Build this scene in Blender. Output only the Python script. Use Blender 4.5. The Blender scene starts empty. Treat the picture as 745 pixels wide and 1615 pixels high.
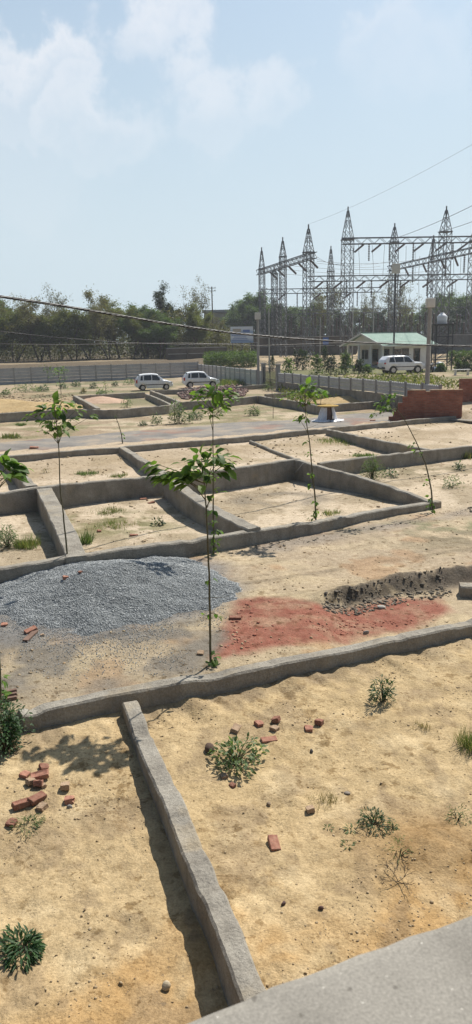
import bpy, math, random
import numpy as np
from mathutils import Vector, Matrix
random.seed(7); rng = np.random.default_rng(11)
scn = bpy.context.scene; COL = scn.collection
# ------------------------------------------------------------------ camera
FPX, PW, PH, H = 1180.0, 745.0, 1615.0, 4.5
PITCH, ROLL = math.radians(12.87), -0.02
Rm = Matrix.Rotation(math.radians(90)-PITCH, 3, 'X') @ Matrix.Rotation(ROLL, 3, 'Z')
cd = bpy.data.cameras.new('camera'); cam = bpy.data.objects.new('camera', cd); COL.objects.link(cam)
cam.matrix_world = Matrix.Translation((0, 0, H)) @ Rm.to_4x4()
cd.sensor_fit = 'VERTICAL'; cd.sensor_height = 36.0; cd.lens = 36.0*FPX/PH
cd.clip_start = 0.05; cd.clip_end = 8000
cd.dof.use_dof = True; cd.dof.focus_distance = 12.0; cd.dof.aperture_fstop = 10.0
scn.camera = cam
scn.view_settings.view_transform = 'Standard'; scn.view_settings.look = 'None'
scn.view_settings.gamma = 1.0; scn.view_settings.use_curve_mapping = False
RMN = np.array(Rm)
def ray(px, py):
    d = RMN @ np.array([(px-PW/2)/FPX, -(py-PH/2)/FPX, -1.0]); return d
def onz(px, py, z=0.0):
    d = ray(px, py); t = (z-H)/d[2]; return np.array([d[0]*t, d[1]*t, z])
def onY(px, py, Y):
    d = ray(px, py); t = Y/d[1]; return np.array([d[0]*t, Y, H+d[2]*t])
# ------------------------------------------------------------------ noise
def _hash(ix, iy, seed):
    h = (ix.astype(np.int64)*374761393 + iy.astype(np.int64)*668265263 + seed*974634533) & 0xffffffff
    h = ((h ^ (h >> 13))*1274126177) & 0xffffffff
    return ((h ^ (h >> 16)) & 0xffff)/65535.0
def vnoise(x, y, seed=0):
    x = np.asarray(x, float); y = np.asarray(y, float)
    ix = np.floor(x); iy = np.floor(y); fx = x-ix; fy = y-iy
    fx = fx*fx*(3-2*fx); fy = fy*fy*(3-2*fy)
    a = _hash(ix, iy, seed); b = _hash(ix+1, iy, seed); c = _hash(ix, iy+1, seed); d = _hash(ix+1, iy+1, seed)
    return (a*(1-fx)+b*fx)*(1-fy)+(c*(1-fx)+d*fx)*fy
def fbm(x, y, seed=0, octv=4, gain=0.5):
    s = 0; a = 1; t = 0
    x = np.asarray(x, float); y = np.asarray(y, float)
    for k in range(octv):
        s = s+a*vnoise(x*2**k+17.3*k, y*2**k-9.1*k, seed+k); t += a; a *= gain
    return s/t
def sstep(a, b, x):
    t = np.clip((np.asarray(x, float)-a)/(b-a), 0, 1); return t*t*(3-2*t)
# ------------------------------------------------------------------ terrain
W1A, W1B = onz(38, 1128, .02)[:2], onz(745, 983, .02)[:2]
W1d = (W1B-W1A)/np.linalg.norm(W1B-W1A); W1n = np.array([-W1d[1], W1d[0]])   # points away from camera
FA, FB = np.array([-4.6, 100.0]), np.array([12.2, 41.0])
Fd = (FB-FA)/np.linalg.norm(FB-FA); Fn = np.array([-Fd[1], Fd[0]])
if Fn[0] < 0: Fn = -Fn
pit_pts = [(335, 1062), (350, 1000), (372, 962), (430, 950), (505, 944), (560, 936), (640, 916), (700, 908), (790, 900), (800, 980), (640, 1012), (500, 1036)]
PIT = np.array([onz(x, y, -.05)[:2] for x, y in pit_pts])
def poly_sd(P, X, Y):
    """signed distance to a polygon, positive inside"""
    X = np.asarray(X, float); Y = np.asarray(Y, float)
    d = np.full(X.shape, 1e9); ins = np.zeros(X.shape, bool)
    n = len(P)
    for i in range(n):
        a = P[i]; b = P[(i+1) % n]; e = b-a
        t = np.clip(((X-a[0])*e[0]+(Y-a[1])*e[1])/(e @ e), 0, 1)
        d = np.minimum(d, np.hypot(X-a[0]-t*e[0], Y-a[1]-t*e[1]))
        c = ((a[1] > Y) != (b[1] > Y)) & (X < (b[0]-a[0])*(Y-a[1])/(b[1]-a[1]+1e-12)+a[0])
        ins ^= c
    return np.where(ins, d, -d)
def base_z(X, Y):
    X = np.asarray(X, float); Y = np.asarray(Y, float)
    s = (X-W1A[0])*W1n[0]+(Y-W1A[1])*W1n[1]           # + beyond near wall's front edge
    z = np.zeros_like(s)
    near = sstep(.16, .06, s)
    z = z - near*(.21+.12*sstep(0, 3.0, -s))
    # ground right of the fence stands higher, and everything rises beyond the plots
    sf = (X-FA[0])*Fn[0]+(Y-FA[1])*Fn[1]
    right = sstep(.05, .5, sf)*sstep(36, 46, Y)
    z = z+right*(.75+.15*sstep(1, 10, sf))
    z = z+sstep(96, 122, Y)*(1.8-.9*right)
    return z
def pit_z(X, Y):
    m = np.hypot(X, Y) < 22
    out = np.zeros_like(np.asarray(X, float))
    if m.any():
        xs = X[m]; ys = Y[m]
        sd = poly_sd(PIT, xs, ys)+.10*(fbm(xs*2.2, ys*2.2, 50)-.5)+.05*(fbm(xs*9, ys*9, 51)-.5)
        s = (xs-W1A[0])*W1n[0]+(ys-W1A[1])*W1n[1]
        out[m] = -.17*sstep(490, 560, 372.5+FPX*xs/np.maximum(ys, 1)*.99)*sstep(-.04, .22+.25*(fbm(xs*1.7, ys*1.7, 58)-.5), sd+.22*(fbm(xs*5, ys*5, 59)-.5))*sstep(.1, .2, s)+.09*sstep(470, 540, 372.5+FPX*xs/np.maximum(ys, 1)*.99)*np.exp(-((sd+.1)/.16)**2)*sstep(.9, 1.4, s)*(.4+fbm(xs*3, ys*3, 57))+.10*sstep(490, 560, 372.5+FPX*xs/np.maximum(ys, 1)*.99)*(fbm(xs*7, ys*7, 56, 3)-.5)*np.exp(-(sd/.3)**2)*sstep(.6, 1.0, s)
    return out
_dr = np.random.default_rng(5)
_dp = PXn = None
def dents(X, Y, near):
    """scuffs and footprints in the near plots"""
    out = np.zeros_like(np.asarray(X, float))
    for cx, cy, a, l, w, dp in DENT:
        m = (np.abs(X-cx) < .3) & (np.abs(Y-cy) < .3) & (near > .5)
        if not m.any(): continue
        u = ((X[m]-cx)*math.cos(a)+(Y[m]-cy)*math.sin(a))/l; v = (-(X[m]-cx)*math.sin(a)+(Y[m]-cy)*math.cos(a))/w
        r = np.sqrt(u*u+v*v)
        out[m] += dp*(-np.exp(-r**4)+.45*np.exp(-((r-1.25)/.3)**2))
    return out
DENT = [(_dr.uniform(-4, 4.5), _dr.uniform(4.0, 11.5), _dr.uniform(0, 3.14), _dr.uniform(.05, .14), _dr.uniform(.03, .06), _dr.uniform(.005, .014)) for _ in range(300)]
def full_z(X, Y):
    X = np.asarray(X, float); Y = np.asarray(Y, float)
    r = np.hypot(X, Y)
    s = (X-W1A[0])*W1n[0]+(Y-W1A[1])*W1n[1]
    near = sstep(.1, -.2, s)
    z = base_z(X, Y)+pit_z(X, Y)
    z = z+(fbm(X*.6, Y*.6, 3)-.5)*.10*sstep(3, 20, r)+(fbm(X*.9, Y*.9, 4)-.5)*.10*near
    lump = fbm(X*3.2, Y*3.2, 5)
    ridged = 1-np.abs(2*fbm(X*2.1+lump, Y*2.1, 8)-1)
    z = z+(lump-.5)*(.02+.035*near)+near*(ridged-.75)*.022*sstep(.2, .6, fbm(X*.8, Y*.8, 9))
    det = fbm(X*11, Y*11, 6)-.5
    z = z+det*(.018+.006*near)
    # eroded gullies running off the near wall
    u = X*W1d[0]+Y*W1d[1]
    gul = near*sstep(-1.1, -.15, s)*sstep(.15, .9, u)
    z = z+gul*(np.abs(2*fbm(u*2.6+.5*s, s*.45, 12, 3)-1)-.25)*.115
    z = z+dents(X, Y, near)
    # brown mound on the right near the parapet
    mc = onz(675, 1330, -.3)
    z = z+.10*np.exp(-(((X-mc[0])/.55)**2+((Y-mc[1])/.4)**2))*(.6+.8*fbm(X*6, Y*6, 14))
    far = sstep(60, 120, r)
    return z+far*(fbm(X*.08, Y*.08, 21)-.5)*.5
def G(px, py, fz=base_z):
    d = ray(px, py)
    t = np.geomspace(2.0, 900.0, 6000)
    X = d[0]*t; Y = d[1]*t; Z = H+d[2]*t
    hit = np.nonzero(Z < fz(X, Y))[0]
    k = hit[0] if len(hit) else len(t)-1
    return np.array([X[k], Y[k], float(fz(np.array([X[k]]), np.array([Y[k]]))[0])])
def zat(x, y): return float(full_z(np.array([x]), np.array([y]))[0])
def ppm(p):      # photo pixels per metre at a point
    v = RMN.T @ (np.array(p)-np.array([0, 0, H])); return FPX/(-v[2])
# ------------------------------------------------------------------ objects
def tag(o, label=None, cat=None, group=None, kind=None):
    for k, v in (('label', label), ('category', cat), ('group', group), ('kind', kind)):
        if v: o[k] = v
    return o
def empty(name, loc, rz=0.0, sc=1.0):
    o = bpy.data.objects.new(name, None); COL.objects.link(o); o.empty_display_size = .2
    o.location = [float(v) for v in loc]; o.rotation_euler = (0, 0, rz); o.scale = (sc, sc, sc); return o
def link(name, me, parent=None):
    o = bpy.data.objects.new(name, me); COL.objects.link(o)
    if parent: o.parent = parent
    return o
def copy_tree(o, parent=None):
    c = o.copy(); COL.objects.link(c)
    if parent: c.parent = parent
    for ch in list(o.children): copy_tree(ch, c)
    return c
class MB:
    """collects geometry for one mesh"""
    def __init__(s): s.v = []; s.f = []; s.n = 0
    def add(s, V, F):
        V = np.asarray(V, float).reshape(-1, 3); s.v.append(V)
        s.f.extend([tuple(i+s.n for i in f) for f in F]); s.n += len(V); return s
    def box(s, c, d, R=None):
        c = np.array(c, float); hx, hy, hz = [v/2 for v in d]
        V = np.array([(x*hx, y*hy, z*hz) for x in (-1, 1) for y in (-1, 1) for z in (-1, 1)])
        if R is not None: V = V @ np.array(R).T
        return s.add(V+c, [(0, 1, 3, 2), (4, 6, 7, 5), (0, 4, 5, 1), (2, 3, 7, 6), (0, 2, 6, 4), (1, 5, 7, 3)])
    def bar(s, a, b, w, h=None):
        a = np.array(a, float); b = np.array(b, float); h = h or w
        d = b-a; L = np.linalg.norm(d)
        if L < 1e-6: return s
        d /= L; up = np.array([0, 0, 1.0]) if abs(d[2]) < .95 else np.array([1.0, 0, 0])
        x = np.cross(d, up); x /= np.linalg.norm(x); y = np.cross(x, d)
        V = [p+x*i*w/2+y*j*h/2 for p in (a, b) for i, j in ((-1, -1), (1, -1), (1, 1), (-1, 1))]
        return s.add(V, [(3, 2, 1, 0), (4, 5, 6, 7), (0, 1, 5, 4), (1, 2, 6, 5), (2, 3, 7, 6), (3, 0, 4, 7)])
    def tube(s, pts, rad, n=6):
        P = np.array(pts, float); m = len(P)
        rad = np.full(m, rad) if np.isscalar(rad) else np.array(rad, float)
        T = np.gradient(P, axis=0); T /= np.linalg.norm(T, axis=1)[:, None]+1e-12
        ref = np.array([0, 0, 1.0]) if abs(T[:, 2]).mean() < .8 else np.array([1.0, 0, 0])
        X = np.cross(T, ref); X /= np.linalg.norm(X, axis=1)[:, None]+1e-12; Yv = np.cross(T, X)
        a = np.arange(n)*2*math.pi/n
        V = P[:, None]+rad[:, None, None]*(np.cos(a)[None, :, None]*X[:, None]+np.sin(a)[None, :, None]*Yv[:, None])
        F = [(i*n+k, i*n+(k+1) % n, (i+1)*n+(k+1) % n, (i+1)*n+k) for i in range(m-1) for k in range(n)]
        F += [tuple(range(n))[::-1], tuple((m-1)*n+k for k in range(n))]
        return s.add(V.reshape(-1, 3), F)
    def lathe(s, c, prof, n=12, axis='Z'):
        V = []
        for r, z in prof:
            for k in range(n):
                a = 2*math.pi*k/n
                p = (r*math.cos(a), r*math.sin(a), z)
                if axis == 'Y': p = (p[0], p[2], p[1])
                if axis == 'X': p = (p[2], p[0], p[1])
                V.append(p)
        m = len(prof)
        F = [(i*n+k, i*n+(k+1) % n, (i+1)*n+(k+1) % n, (i+1)*n+k) for i in range(m-1) for k in range(n)]
        F += [tuple(range(n))[::-1], tuple((m-1)*n+k for k in range(n))]
        return s.add(np.array(V)+np.array(c, float), F)
    def build(s, name, mat, parent=None, smooth=False, bevel=0):
        me = bpy.data.meshes.new(name)
        me.from_pydata(np.concatenate(s.v).tolist(), [], s.f); me.update()
        me.materials.append(mat)
        if smooth:
            me.polygons.foreach_set('use_smooth', [True]*len(me.polygons))
        o = link(name, me, parent)
        if bevel:
            b = o.modifiers.new('bevel', 'BEVEL'); b.width = bevel; b.segments = 2; b.limit_method = 'ANGLE'
        return o
def mesh_tris(name, V, F, mat, smooth=False):
    V = np.ascontiguousarray(V, np.float32); F = np.ascontiguousarray(F, np.int32)
    k = F.shape[1]
    me = bpy.data.meshes.new(name)
    me.vertices.add(len(V)); me.vertices.foreach_set('co', V.ravel())
    me.loops.add(F.size); me.loops.foreach_set('vertex_index', F.ravel())
    me.polygons.add(len(F)); me.polygons.foreach_set('loop_start', np.arange(len(F), dtype=np.int32)*k)
    if smooth: me.polygons.foreach_set('use_smooth', np.ones(len(F), bool))
    me.update(calc_edges=True); me.validate()
    if mat: me.materials.append(mat)
    return me
def scatter(tv, tf, pos, R, s):
    """copies of a template: pos (N,3), R (N,3,3) columns = axes, s (N,3)"""
    tv = np.asarray(tv, float); tf = np.asarray(tf, int)
    V = np.einsum('nij,nkj->nki', R, tv[None]*s[:, None, :])+pos[:, None, :]
    F = tf[None]+(np.arange(len(pos))*len(tv))[:, None, None]
    return V.reshape(-1, 3), F.reshape(-1, tf.shape[1])
def rots(n, fwd=None, roll=None):
    """random rotation matrices whose y axis is fwd"""
    f = rng.normal(size=(n, 3)) if fwd is None else np.array(fwd, float)
    f = f/(np.linalg.norm(f, axis=1)[:, None]+1e-9)
    up = np.tile([0, 0, 1.0], (n, 1))+rng.normal(size=(n, 3))*(.35 if roll is None else roll)
    x = np.cross(f, up); x /= np.linalg.norm(x, axis=1)[:, None]+1e-9
    z = np.cross(x, f)
    return np.stack([x, f, z], axis=2)
LEAF_V = np.array([(0, 0, 0), (0, .3, .03), (-.27, .33, .09), (.27, .33, .09), (0, .68, -.03), (-.24, .66, .04), (.24, .66, .04), (0, 1, -.17)])
LEAF_F = np.array([(0, 1, 2), (0, 3, 1), (1, 4, 5), (1, 5, 2), (1, 3, 6), (1, 6, 4), (4, 7, 5), (4, 6, 7)])
SIM_V = np.array([(0, 0, 0), (-.25, .5, .05), (.25, .5, .05), (0, 1, -.08)]); SIM_F = np.array([(0, 2, 1), (1, 2, 3)])
BLADE_V = np.array([(-.5, 0, 0), (.5, 0, 0), (.38, .5, .05), (-.38, .5, .05), (0, 1, .2)]); BLADE_F = np.array([(0, 1, 2), (0, 2, 3), (3, 2, 4)])
_ph = (1+5**.5)/2
OCT_V = np.array([(1, 0, 0), (-1, 0, 0), (0, 1, 0), (0, -1, 0), (0, 0, 1), (0, 0, -1.0)])
OCT_F = np.array([(0, 2, 4), (2, 1, 4), (1, 3, 4), (3, 0, 4), (2, 0, 5), (1, 2, 5), (3, 1, 5), (0, 3, 5)])
ICO_V = np.array([(-1, _ph, 0), (1, _ph, 0), (-1, -_ph, 0), (1, -_ph, 0), (0, -1, _ph), (0, 1, _ph), (0, -1, -_ph), (0, 1, -_ph), (_ph, 0, -1), (_ph, 0, 1), (-_ph, 0, -1), (-_ph, 0, 1)])/1.9
ICO_F = np.array([(0, 11, 5), (0, 5, 1), (0, 1, 7), (0, 7, 10), (0, 10, 11), (1, 5, 9), (5, 11, 4), (11, 10, 2), (10, 7, 6), (7, 1, 8), (3, 9, 4), (3, 4, 2), (3, 2, 6), (3, 6, 8), (3, 8, 9), (4, 9, 5), (2, 4, 11), (6, 2, 10), (8, 6, 7), (9, 8, 1)])
def clods(pos, size, flat=.7):
    n = len(pos)
    V, F = scatter(ICO_V, ICO_F, np.zeros((n, 3)), rots(n), np.ones((n, 3)))
    V = V.reshape(n, -1, 3)*(1+.35*rng.normal(size=(n, 12, 1)).clip(-1.2, 1.2))
    sc = np.asarray(size)[:, None]*np.stack([rng.uniform(.7, 1.3, n), rng.uniform(.7, 1.3, n), flat*rng.uniform(.7, 1.2, n)], 1)
    V = V*sc[:, None, :]+np.asarray(pos)[:, None, :]
    return V.reshape(-1, 3), F
def join(parts):
    Vs, Fs, n = [], [], 0
    for V, F in parts:
        Vs.append(V); Fs.append(F+n); n += len(V)
    return np.concatenate(Vs), np.concatenate(Fs)
# ------------------------------------------------------------------ materials
class NT:
    def __init__(s, name):
        s.m = bpy.data.materials.new(name); s.m.use_nodes = True; s.t = s.m.node_tree; s.t.nodes.clear()
        s.out = s.n('ShaderNodeOutputMaterial')
    def n(s, t, **kw):
        x = s.t.nodes.new(t)
        for k, v in kw.items(): setattr(x, k, v)
        return x
    def l(s, a, b): s.t.links.new(a, b)
    def pos(s): return s.n('ShaderNodeNewGeometry').outputs['Position']
    def obj(s): return s.n('ShaderNodeTexCoord').outputs['Object']
    def noise(s, vec, scale, detail=4, rough=.55):
        x = s.n('ShaderNodeTexNoise'); x.inputs['Scale'].default_value = scale; x.inputs['Detail'].default_value = detail
        x.inputs['Roughness'].default_value = rough
        if vec is not None: s.l(vec, x.inputs['Vector'])
        return x.outputs['Fac']
    def ramp(s, fac, stops):
        x = s.n('ShaderNodeValToRGB'); e = x.color_ramp.elements
        while len(e) < len(stops): e.new(.5)
        for i, (p, c) in enumerate(stops):
            e[i].position = p; e[i].color = (*c, 1) if len(c) == 3 else c
        s.l(fac, x.inputs['Fac']); return x.outputs['Color']
    def mix(s, fac, a, b, mode='MIX'):
        x = s.n('ShaderNodeMix', data_type='RGBA', blend_type=mode)
        for sock, v in ((x.inputs[0], fac), (x.inputs[6], a), (x.inputs[7], b)):
            if hasattr(v, 'is_linked'): s.l(v, sock)
            elif isinstance(v, (tuple, list)): sock.default_value = (*v, 1) if len(v) == 3 else v
            else: sock.default_value = v
        return x.outputs[2]
    def math(s, op, a, b=None, c=None, clamp=False):
        x = s.n('ShaderNodeMath', operation=op, use_clamp=clamp)
        for i, v in enumerate((a, b, c)):
            if v is None: continue
            if hasattr(v, 'is_linked'): s.l(v, x.inputs[i])
            else: x.inputs[i].default_value = v
        return x.outputs[0]
    def bump(s, h, strength=.5, dist=.02):
        x = s.n('ShaderNodeBump'); x.inputs['Strength'].default_value = strength; x.inputs['Distance'].default_value = dist
        s.l(h, x.inputs['Height']); return x.outputs['Normal']
    def bsdf(s, color, rough=.9, normal=None, metal=0, spec=.3):
        b = s.n('ShaderNodeBsdfPrincipled')
        for k, v in (('Base Color', color), ('Roughness', rough), ('Metallic', metal), ('Specular IOR Level', spec)):
            if hasattr(v, 'is_linked'): s.l(v, b.inputs[k])
            elif isinstance(v, (tuple, list)): b.inputs[k].default_value = (*v, 1)
            else: b.inputs[k].default_value = v
        if normal is not None: s.l(normal, b.inputs['Normal'])
        s.l(b.outputs[0], s.out.inputs['Surface']); return b
def noisy(name, c1, c2, scale=4, rough=.9, bump=.4, bdist=.01, bscale=60, spec=.2, world=True, metal=0, c3=None, objvar=0.0):
    t = NT(name); v = t.pos() if world else t.obj()
    f = t.noise(v, scale, 6, .6)
    stops = [(.3, c1), (.7, c2)] if c3 is None else [(.25, c1), (.5, c2), (.75, c3)]
    c = t.ramp(f, stops)
    fine = t.noise(v, bscale, 4, .65)
    c = t.mix(.55, c, t.ramp(fine, [(.25, (.62, .62, .62)), (.75, (1.25, 1.25, 1.25))]), 'MULTIPLY')
    if objvar:
        oi = t.n('ShaderNodeObjectInfo').outputs['Random']
        c = t.mix(1.0, c, t.ramp(oi, [(0, (1-objvar,)*3), (1, (1+objvar,)*3)]), 'MULTIPLY')
    nrm = t.bump(t.math('ADD', fine, t.noise(v, bscale*.22, 3)), bump, bdist) if bump else None
    t.bsdf(c, rough, nrm, metal, spec); return t.m
def leafmat(name, cols, trans=.45, rough=.55, objvar=.12):
    t = NT(name)
    r = t.n('ShaderNodeNewGeometry').outputs['Random Per Island']
    k = len(cols)
    c = t.ramp(r, [(i/(max(k-1, 1)), col) for i, col in enumerate(cols)])
    oi = t.n('ShaderNodeObjectInfo').outputs['Random']
    c = t.mix(1.0, c, t.ramp(oi, [(0, (1-objvar,)*3), (1, (1+objvar,)*3)]), 'MULTIPLY')
    b = t.n('ShaderNodeBsdfPrincipled'); t.l(c, b.inputs['Base Color']); b.inputs['Roughness'].default_value = rough
    b.inputs['Specular IOR Level'].default_value = .3
    tr = t.n('ShaderNodeBsdfTranslucent'); t.l(t.mix(1.0, c, (1.25, 1.35, .6), 'MULTIPLY'), tr.inputs['Color'])
    mx = t.n('ShaderNodeMixShader'); mx.inputs[0].default_value = trans
    t.l(b.outputs[0], mx.inputs[1]); t.l(tr.outputs[0], mx.inputs[2]); t.l(mx.outputs[0], t.out.inputs['Surface']); return t.m
def plain(name, c, rough=.5, metal=0, spec=.5):
    t = NT(name); v = t.obj()
    col = t.mix(.5, c, t.ramp(t.noise(v, 7, 4), [(.3, tuple(x*.8 for x in c)), (.7, tuple(min(1, x*1.12) for x in c))]))
    t.bsdf(col, rough, None, metal, spec); return t.m
def islands(name, cols, rough=.9, bscale=80, bump=.3):
    t = NT(name); r = t.n('ShaderNodeNewGeometry').outputs['Random Per Island']
    k = len(cols); c = t.ramp(r, [(i/(k-1), col) for i, col in enumerate(cols)])
    f = t.noise(t.pos(), bscale, 3)
    c = t.mix(.5, c, t.ramp(f, [(.3, (.7, .7, .7)), (.7, (1.2, 1.2, 1.2))]), 'MULTIPLY')
    t.bsdf(c, rough, t.bump(f, bump, .004), 0, .25); return t.m
M = {}
def concretemat():
    t = NT('concrete'); v = t.pos()
    c = t.ramp(t.noise(v, 2.0, 7, .62), [(.28, (.20, .182, .155)), (.5, (.285, .262, .224)), (.72, (.36, .336, .29))])
    c = t.mix(.75, c, t.ramp(t.noise(v, 34, 5, .7), [(.25, (.6, .59, .57)), (.75, (1.3, 1.3, 1.28))]), 'MULTIPLY')
    mp = t.n('ShaderNodeMapping'); mp.inputs['Scale'].default_value = (5, 5, .7); t.l(v, mp.inputs['Vector'])
    c = t.mix(t.ramp(t.noise(mp.outputs[0], 1.0, 4, .6), [(.54, (0, 0, 0)), (.7, (.3, .3, .3))]), c, (.13, .11, .085))
    c = t.mix(t.ramp(t.noise(v, 1.1, 5, .6), [(.55, (0, 0, 0)), (.7, (.6, .6, .6))]), c, (.36, .29, .19))
    h = t.math('ADD', t.noise(v, 30, 6, .7), t.math('MULTIPLY', t.noise(v, 8, 4), 1.2))
    t.bsdf(c, .95, t.bump(h, 1.0, .022), 0, .1); return t.m
M['concrete'] = concretemat()
def parapetmat():
    t = NT('parapet_concrete'); v = t.pos()
    c = t.ramp(t.noise(v, 7, 7, .65), [(.28, (.19, .176, .152)), (.5, (.245, .228, .198)), (.72, (.285, .266, .232))])
    c = t.mix(.8, c, t.ramp(t.noise(v, 260, 3, .6), [(.3, (.72, .72, .71)), (.7, (1.25, 1.25, 1.24))]), 'MULTIPLY')
    c = t.mix(t.ramp(t.noise(v, 150, 2, .4), [(.73, (0, 0, 0)), (.77, (.8, .8, .8))]), c, (.6, .57, .5))
    c = t.mix(t.ramp(t.noise(v, 60, 2, .4), [(.7, (0, 0, 0)), (.76, (.7, .7, .7))]), c, (.1, .09, .075))
    t.bsdf(c, .85, t.bump(t.noise(v, 180, 4), .35, .002), 0, .25); return t.m
M['parapet'] = parapetmat()
M['panel'] = noisy('fence_concrete', (.42, .42, .42), (.52, .52, .51), 1.5, .9, .3, .01, 12, .2)
M['panel_dark'] = noisy('fence_concrete_grey', (.34, .34, .345), (.43, .43, .43), 1.5, .9, .3, .01, 12, .2)
M['post'] = noisy('post_concrete', (.27, .265, .25), (.36, .35, .335), 3, .9, .3, .01, 20, .2)
M['brick'] = noisy('fired_brick', (.20, .085, .06), (.30, .15, .105), 14, .95, .6, .006, 90, .15, world=False, c3=(.31, .205, .14), objvar=.25)
M['pale_brick'] = None
M['pale_brick'] = noisy('dusty_brick', (.30, .20, .13), (.38, .29, .2), 14, .95, .6, .006, 90, .15, world=False, objvar=.15)
M['bark'] = noisy('bark', (.07, .052, .038), (.14, .11, .085), 14, .95, .6, .01, 60, .15)
M['stem'] = noisy('green_stem', (.085, .085, .05), (.15, .13, .08), 14, .9, .4, .005, 60, .15)
M['leaf_sap'] = leafmat('sapling_leaf', [(.035, .075, .018), (.08, .155, .03), (.12, .205, .042), (.16, .24, .055), (.065, .12, .028)], .5)
M['leaf_weed'] = leafmat('weed_leaf', [(.06, .10, .035), (.10, .155, .055), (.15, .2, .09), (.09, .13, .055)], .4)
M['leaf_dark'] = leafmat('dark_weed_leaf', [(.02, .05, .018), (.035, .08, .025), (.055, .11, .035)], .35)
M['leaf_grass'] = leafmat('grass_blade', [(.07, .12, .03), (.11, .17, .045), (.2, .2, .08), (.25, .21, .1)], .35)
M['leaf_dry'] = leafmat('dry_grass', [(.2, .16, .08), (.28, .22, .11), (.15, .14, .06)], .3)
M['crown_olive'] = leafmat('olive_foliage', [(.08, .095, .032), (.115, .135, .042), (.145, .155, .05), (.105, .10, .04)], .5)
M['crown_brown'] = leafmat('dry_foliage', [(.10, .072, .042), (.125, .112, .048), (.11, .11, .044), (.15, .13, .062)], .45)
M['crown_green'] = leafmat('green_foliage', [(.045, .075, .027), (.065, .105, .034), (.095, .145, .045), (.08, .11, .04)], .5)
M['crown_dark'] = leafmat('dark_foliage', [(.022, .035, .016), (.032, .05, .02), (.05, .07, .026)], .35)
M['white_paint'] = plain('white_car_paint', (.78, .79, .80), .22, 0, .6)
M['white_wall'] = noisy('white_plaster', (.66, .66, .63), (.76, .76, .73), 1.2, .9, .1, .004, 14, .2)
M['glass'] = plain('dark_glass', (.018, .022, .026), .08, 0, .7)
M['black'] = plain('black_rubber', (.018, .018, .018), .75, 0, .3)
M['dark_metal'] = plain('dark_painted_steel', (.045, .045, .05), .55, .2, .4)
M['rim'] = plain('alloy', (.5, .5, .52), .35, .8, .5)
M['red_lamp'] = plain('tail_lamp', (.4, .02, .02), .25, 0, .6)
M['clear_lamp'] = plain('head_lamp', (.65, .68, .7), .12, .2, .7)
M['steel'] = noisy('galvanised_steel', (.10, .105, .115), (.16, .167, .18), 2, .6, 0, .01, 6, .4, metal=.4)
M['insul'] = plain('brown_porcelain', (.055, .03, .025), .3, 0, .5)
M['wire'] = plain('conductor', (.05, .05, .055), .5, .4, .5)
M['cable'] = islands('cable_strand', [(.02, .02, .02), (.04, .04, .04)], .45, 40, .1)
M['cable_b'] = plain('cable_messenger', (.2, .195, .185), .55, 0, .4)
M['roof'] = noisy('green_roof_sheet', (.27, .38, .32), (.36, .46, .40), 1.0, .9, .1, .01, 8, .08)
M['sheet'] = noisy('white_plastic', (.68, .69, .72), (.82, .82, .84), 5, .4, .5, .03, 9, .5)
M['wood'] = noisy('weathered_wood', (.12, .075, .055), (.2, .13, .1), 6, .9, .4, .006, 40, .2)
M['tank'] = plain('white_tank', (.72, .74, .76), .45, 0, .4)
M['box'] = plain('pale_box', (.6, .6, .57), .6, 0, .4)
# ------------------------------------------------------------------ ground sheet
ang = np.unique(np.concatenate([np.arange(-30, 30.01, .2), np.arange(-70, -30, 1.0), np.arange(30, 70, 1.0), np.arange(70, 291, 10)]))
rr = [1.5]
while rr[-1] < 5000:
    r = rr[-1]; rr.append(r*(1.0065 if r < 30 else 1.012 if r < 130 else 1.05))
rr = np.array(rr)
A, Rr = np.meshgrid(np.radians(ang), rr)
X = Rr*np.sin(A); Y = Rr*np.cos(A)
Z = full_z(X, Y)
na, nr = len(ang), len(rr)
idx = np.arange(na*nr).reshape(nr, na)
q = np.stack([idx[:-1, :-1], idx[:-1, 1:], idx[1:, 1:], idx[1:, :-1]], -1).reshape(-1, 4)[:, ::-1]
wrap = np.stack([idx[:-1, -1], idx[:-1, 0], idx[1:, 0], idx[1:, -1]], -1).reshape(-1, 4)[:, ::-1]
gme = mesh_tris('ground', np.stack([X, Y, Z], -1).reshape(-1, 3), np.concatenate([q, wrap]), None, True)
x = X.ravel(); y = Y.ravel(); R0 = np.hypot(x, y)
def PX(pts, z=0.0): return np.array([onz(a, b, z)[:2] for a, b in pts])
def pmask(pts, soft, wob=.4, wf=1.2, z=0.0, seed=60):
    sd = poly_sd(PX(pts, z), x, y)+wob*(fbm(x*wf, y*wf, seed, 5)-.5)*2
    return sstep(-soft, soft, sd)[:, None]
s1 = (x-W1A[0])*W1n[0]+(y-W1A[1])*W1n[1]
near = sstep(.1, 0, s1)[:, None]
C = np.array([.43, .35, .245])[None]*np.ones((len(x), 1))
def lay(col, m): 
    global C
    C = C*(1-m)+np.array(col)[None]*m
big = fbm(x*.35, y*.35, 30)[:, None]; mid = fbm(x*1.6, y*1.6, 31)[:, None]; sm = fbm(x*6, y*6, 32)[:, None]
lay((.36, .27, .15), sstep(.5, .68, big)*.6)
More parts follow.
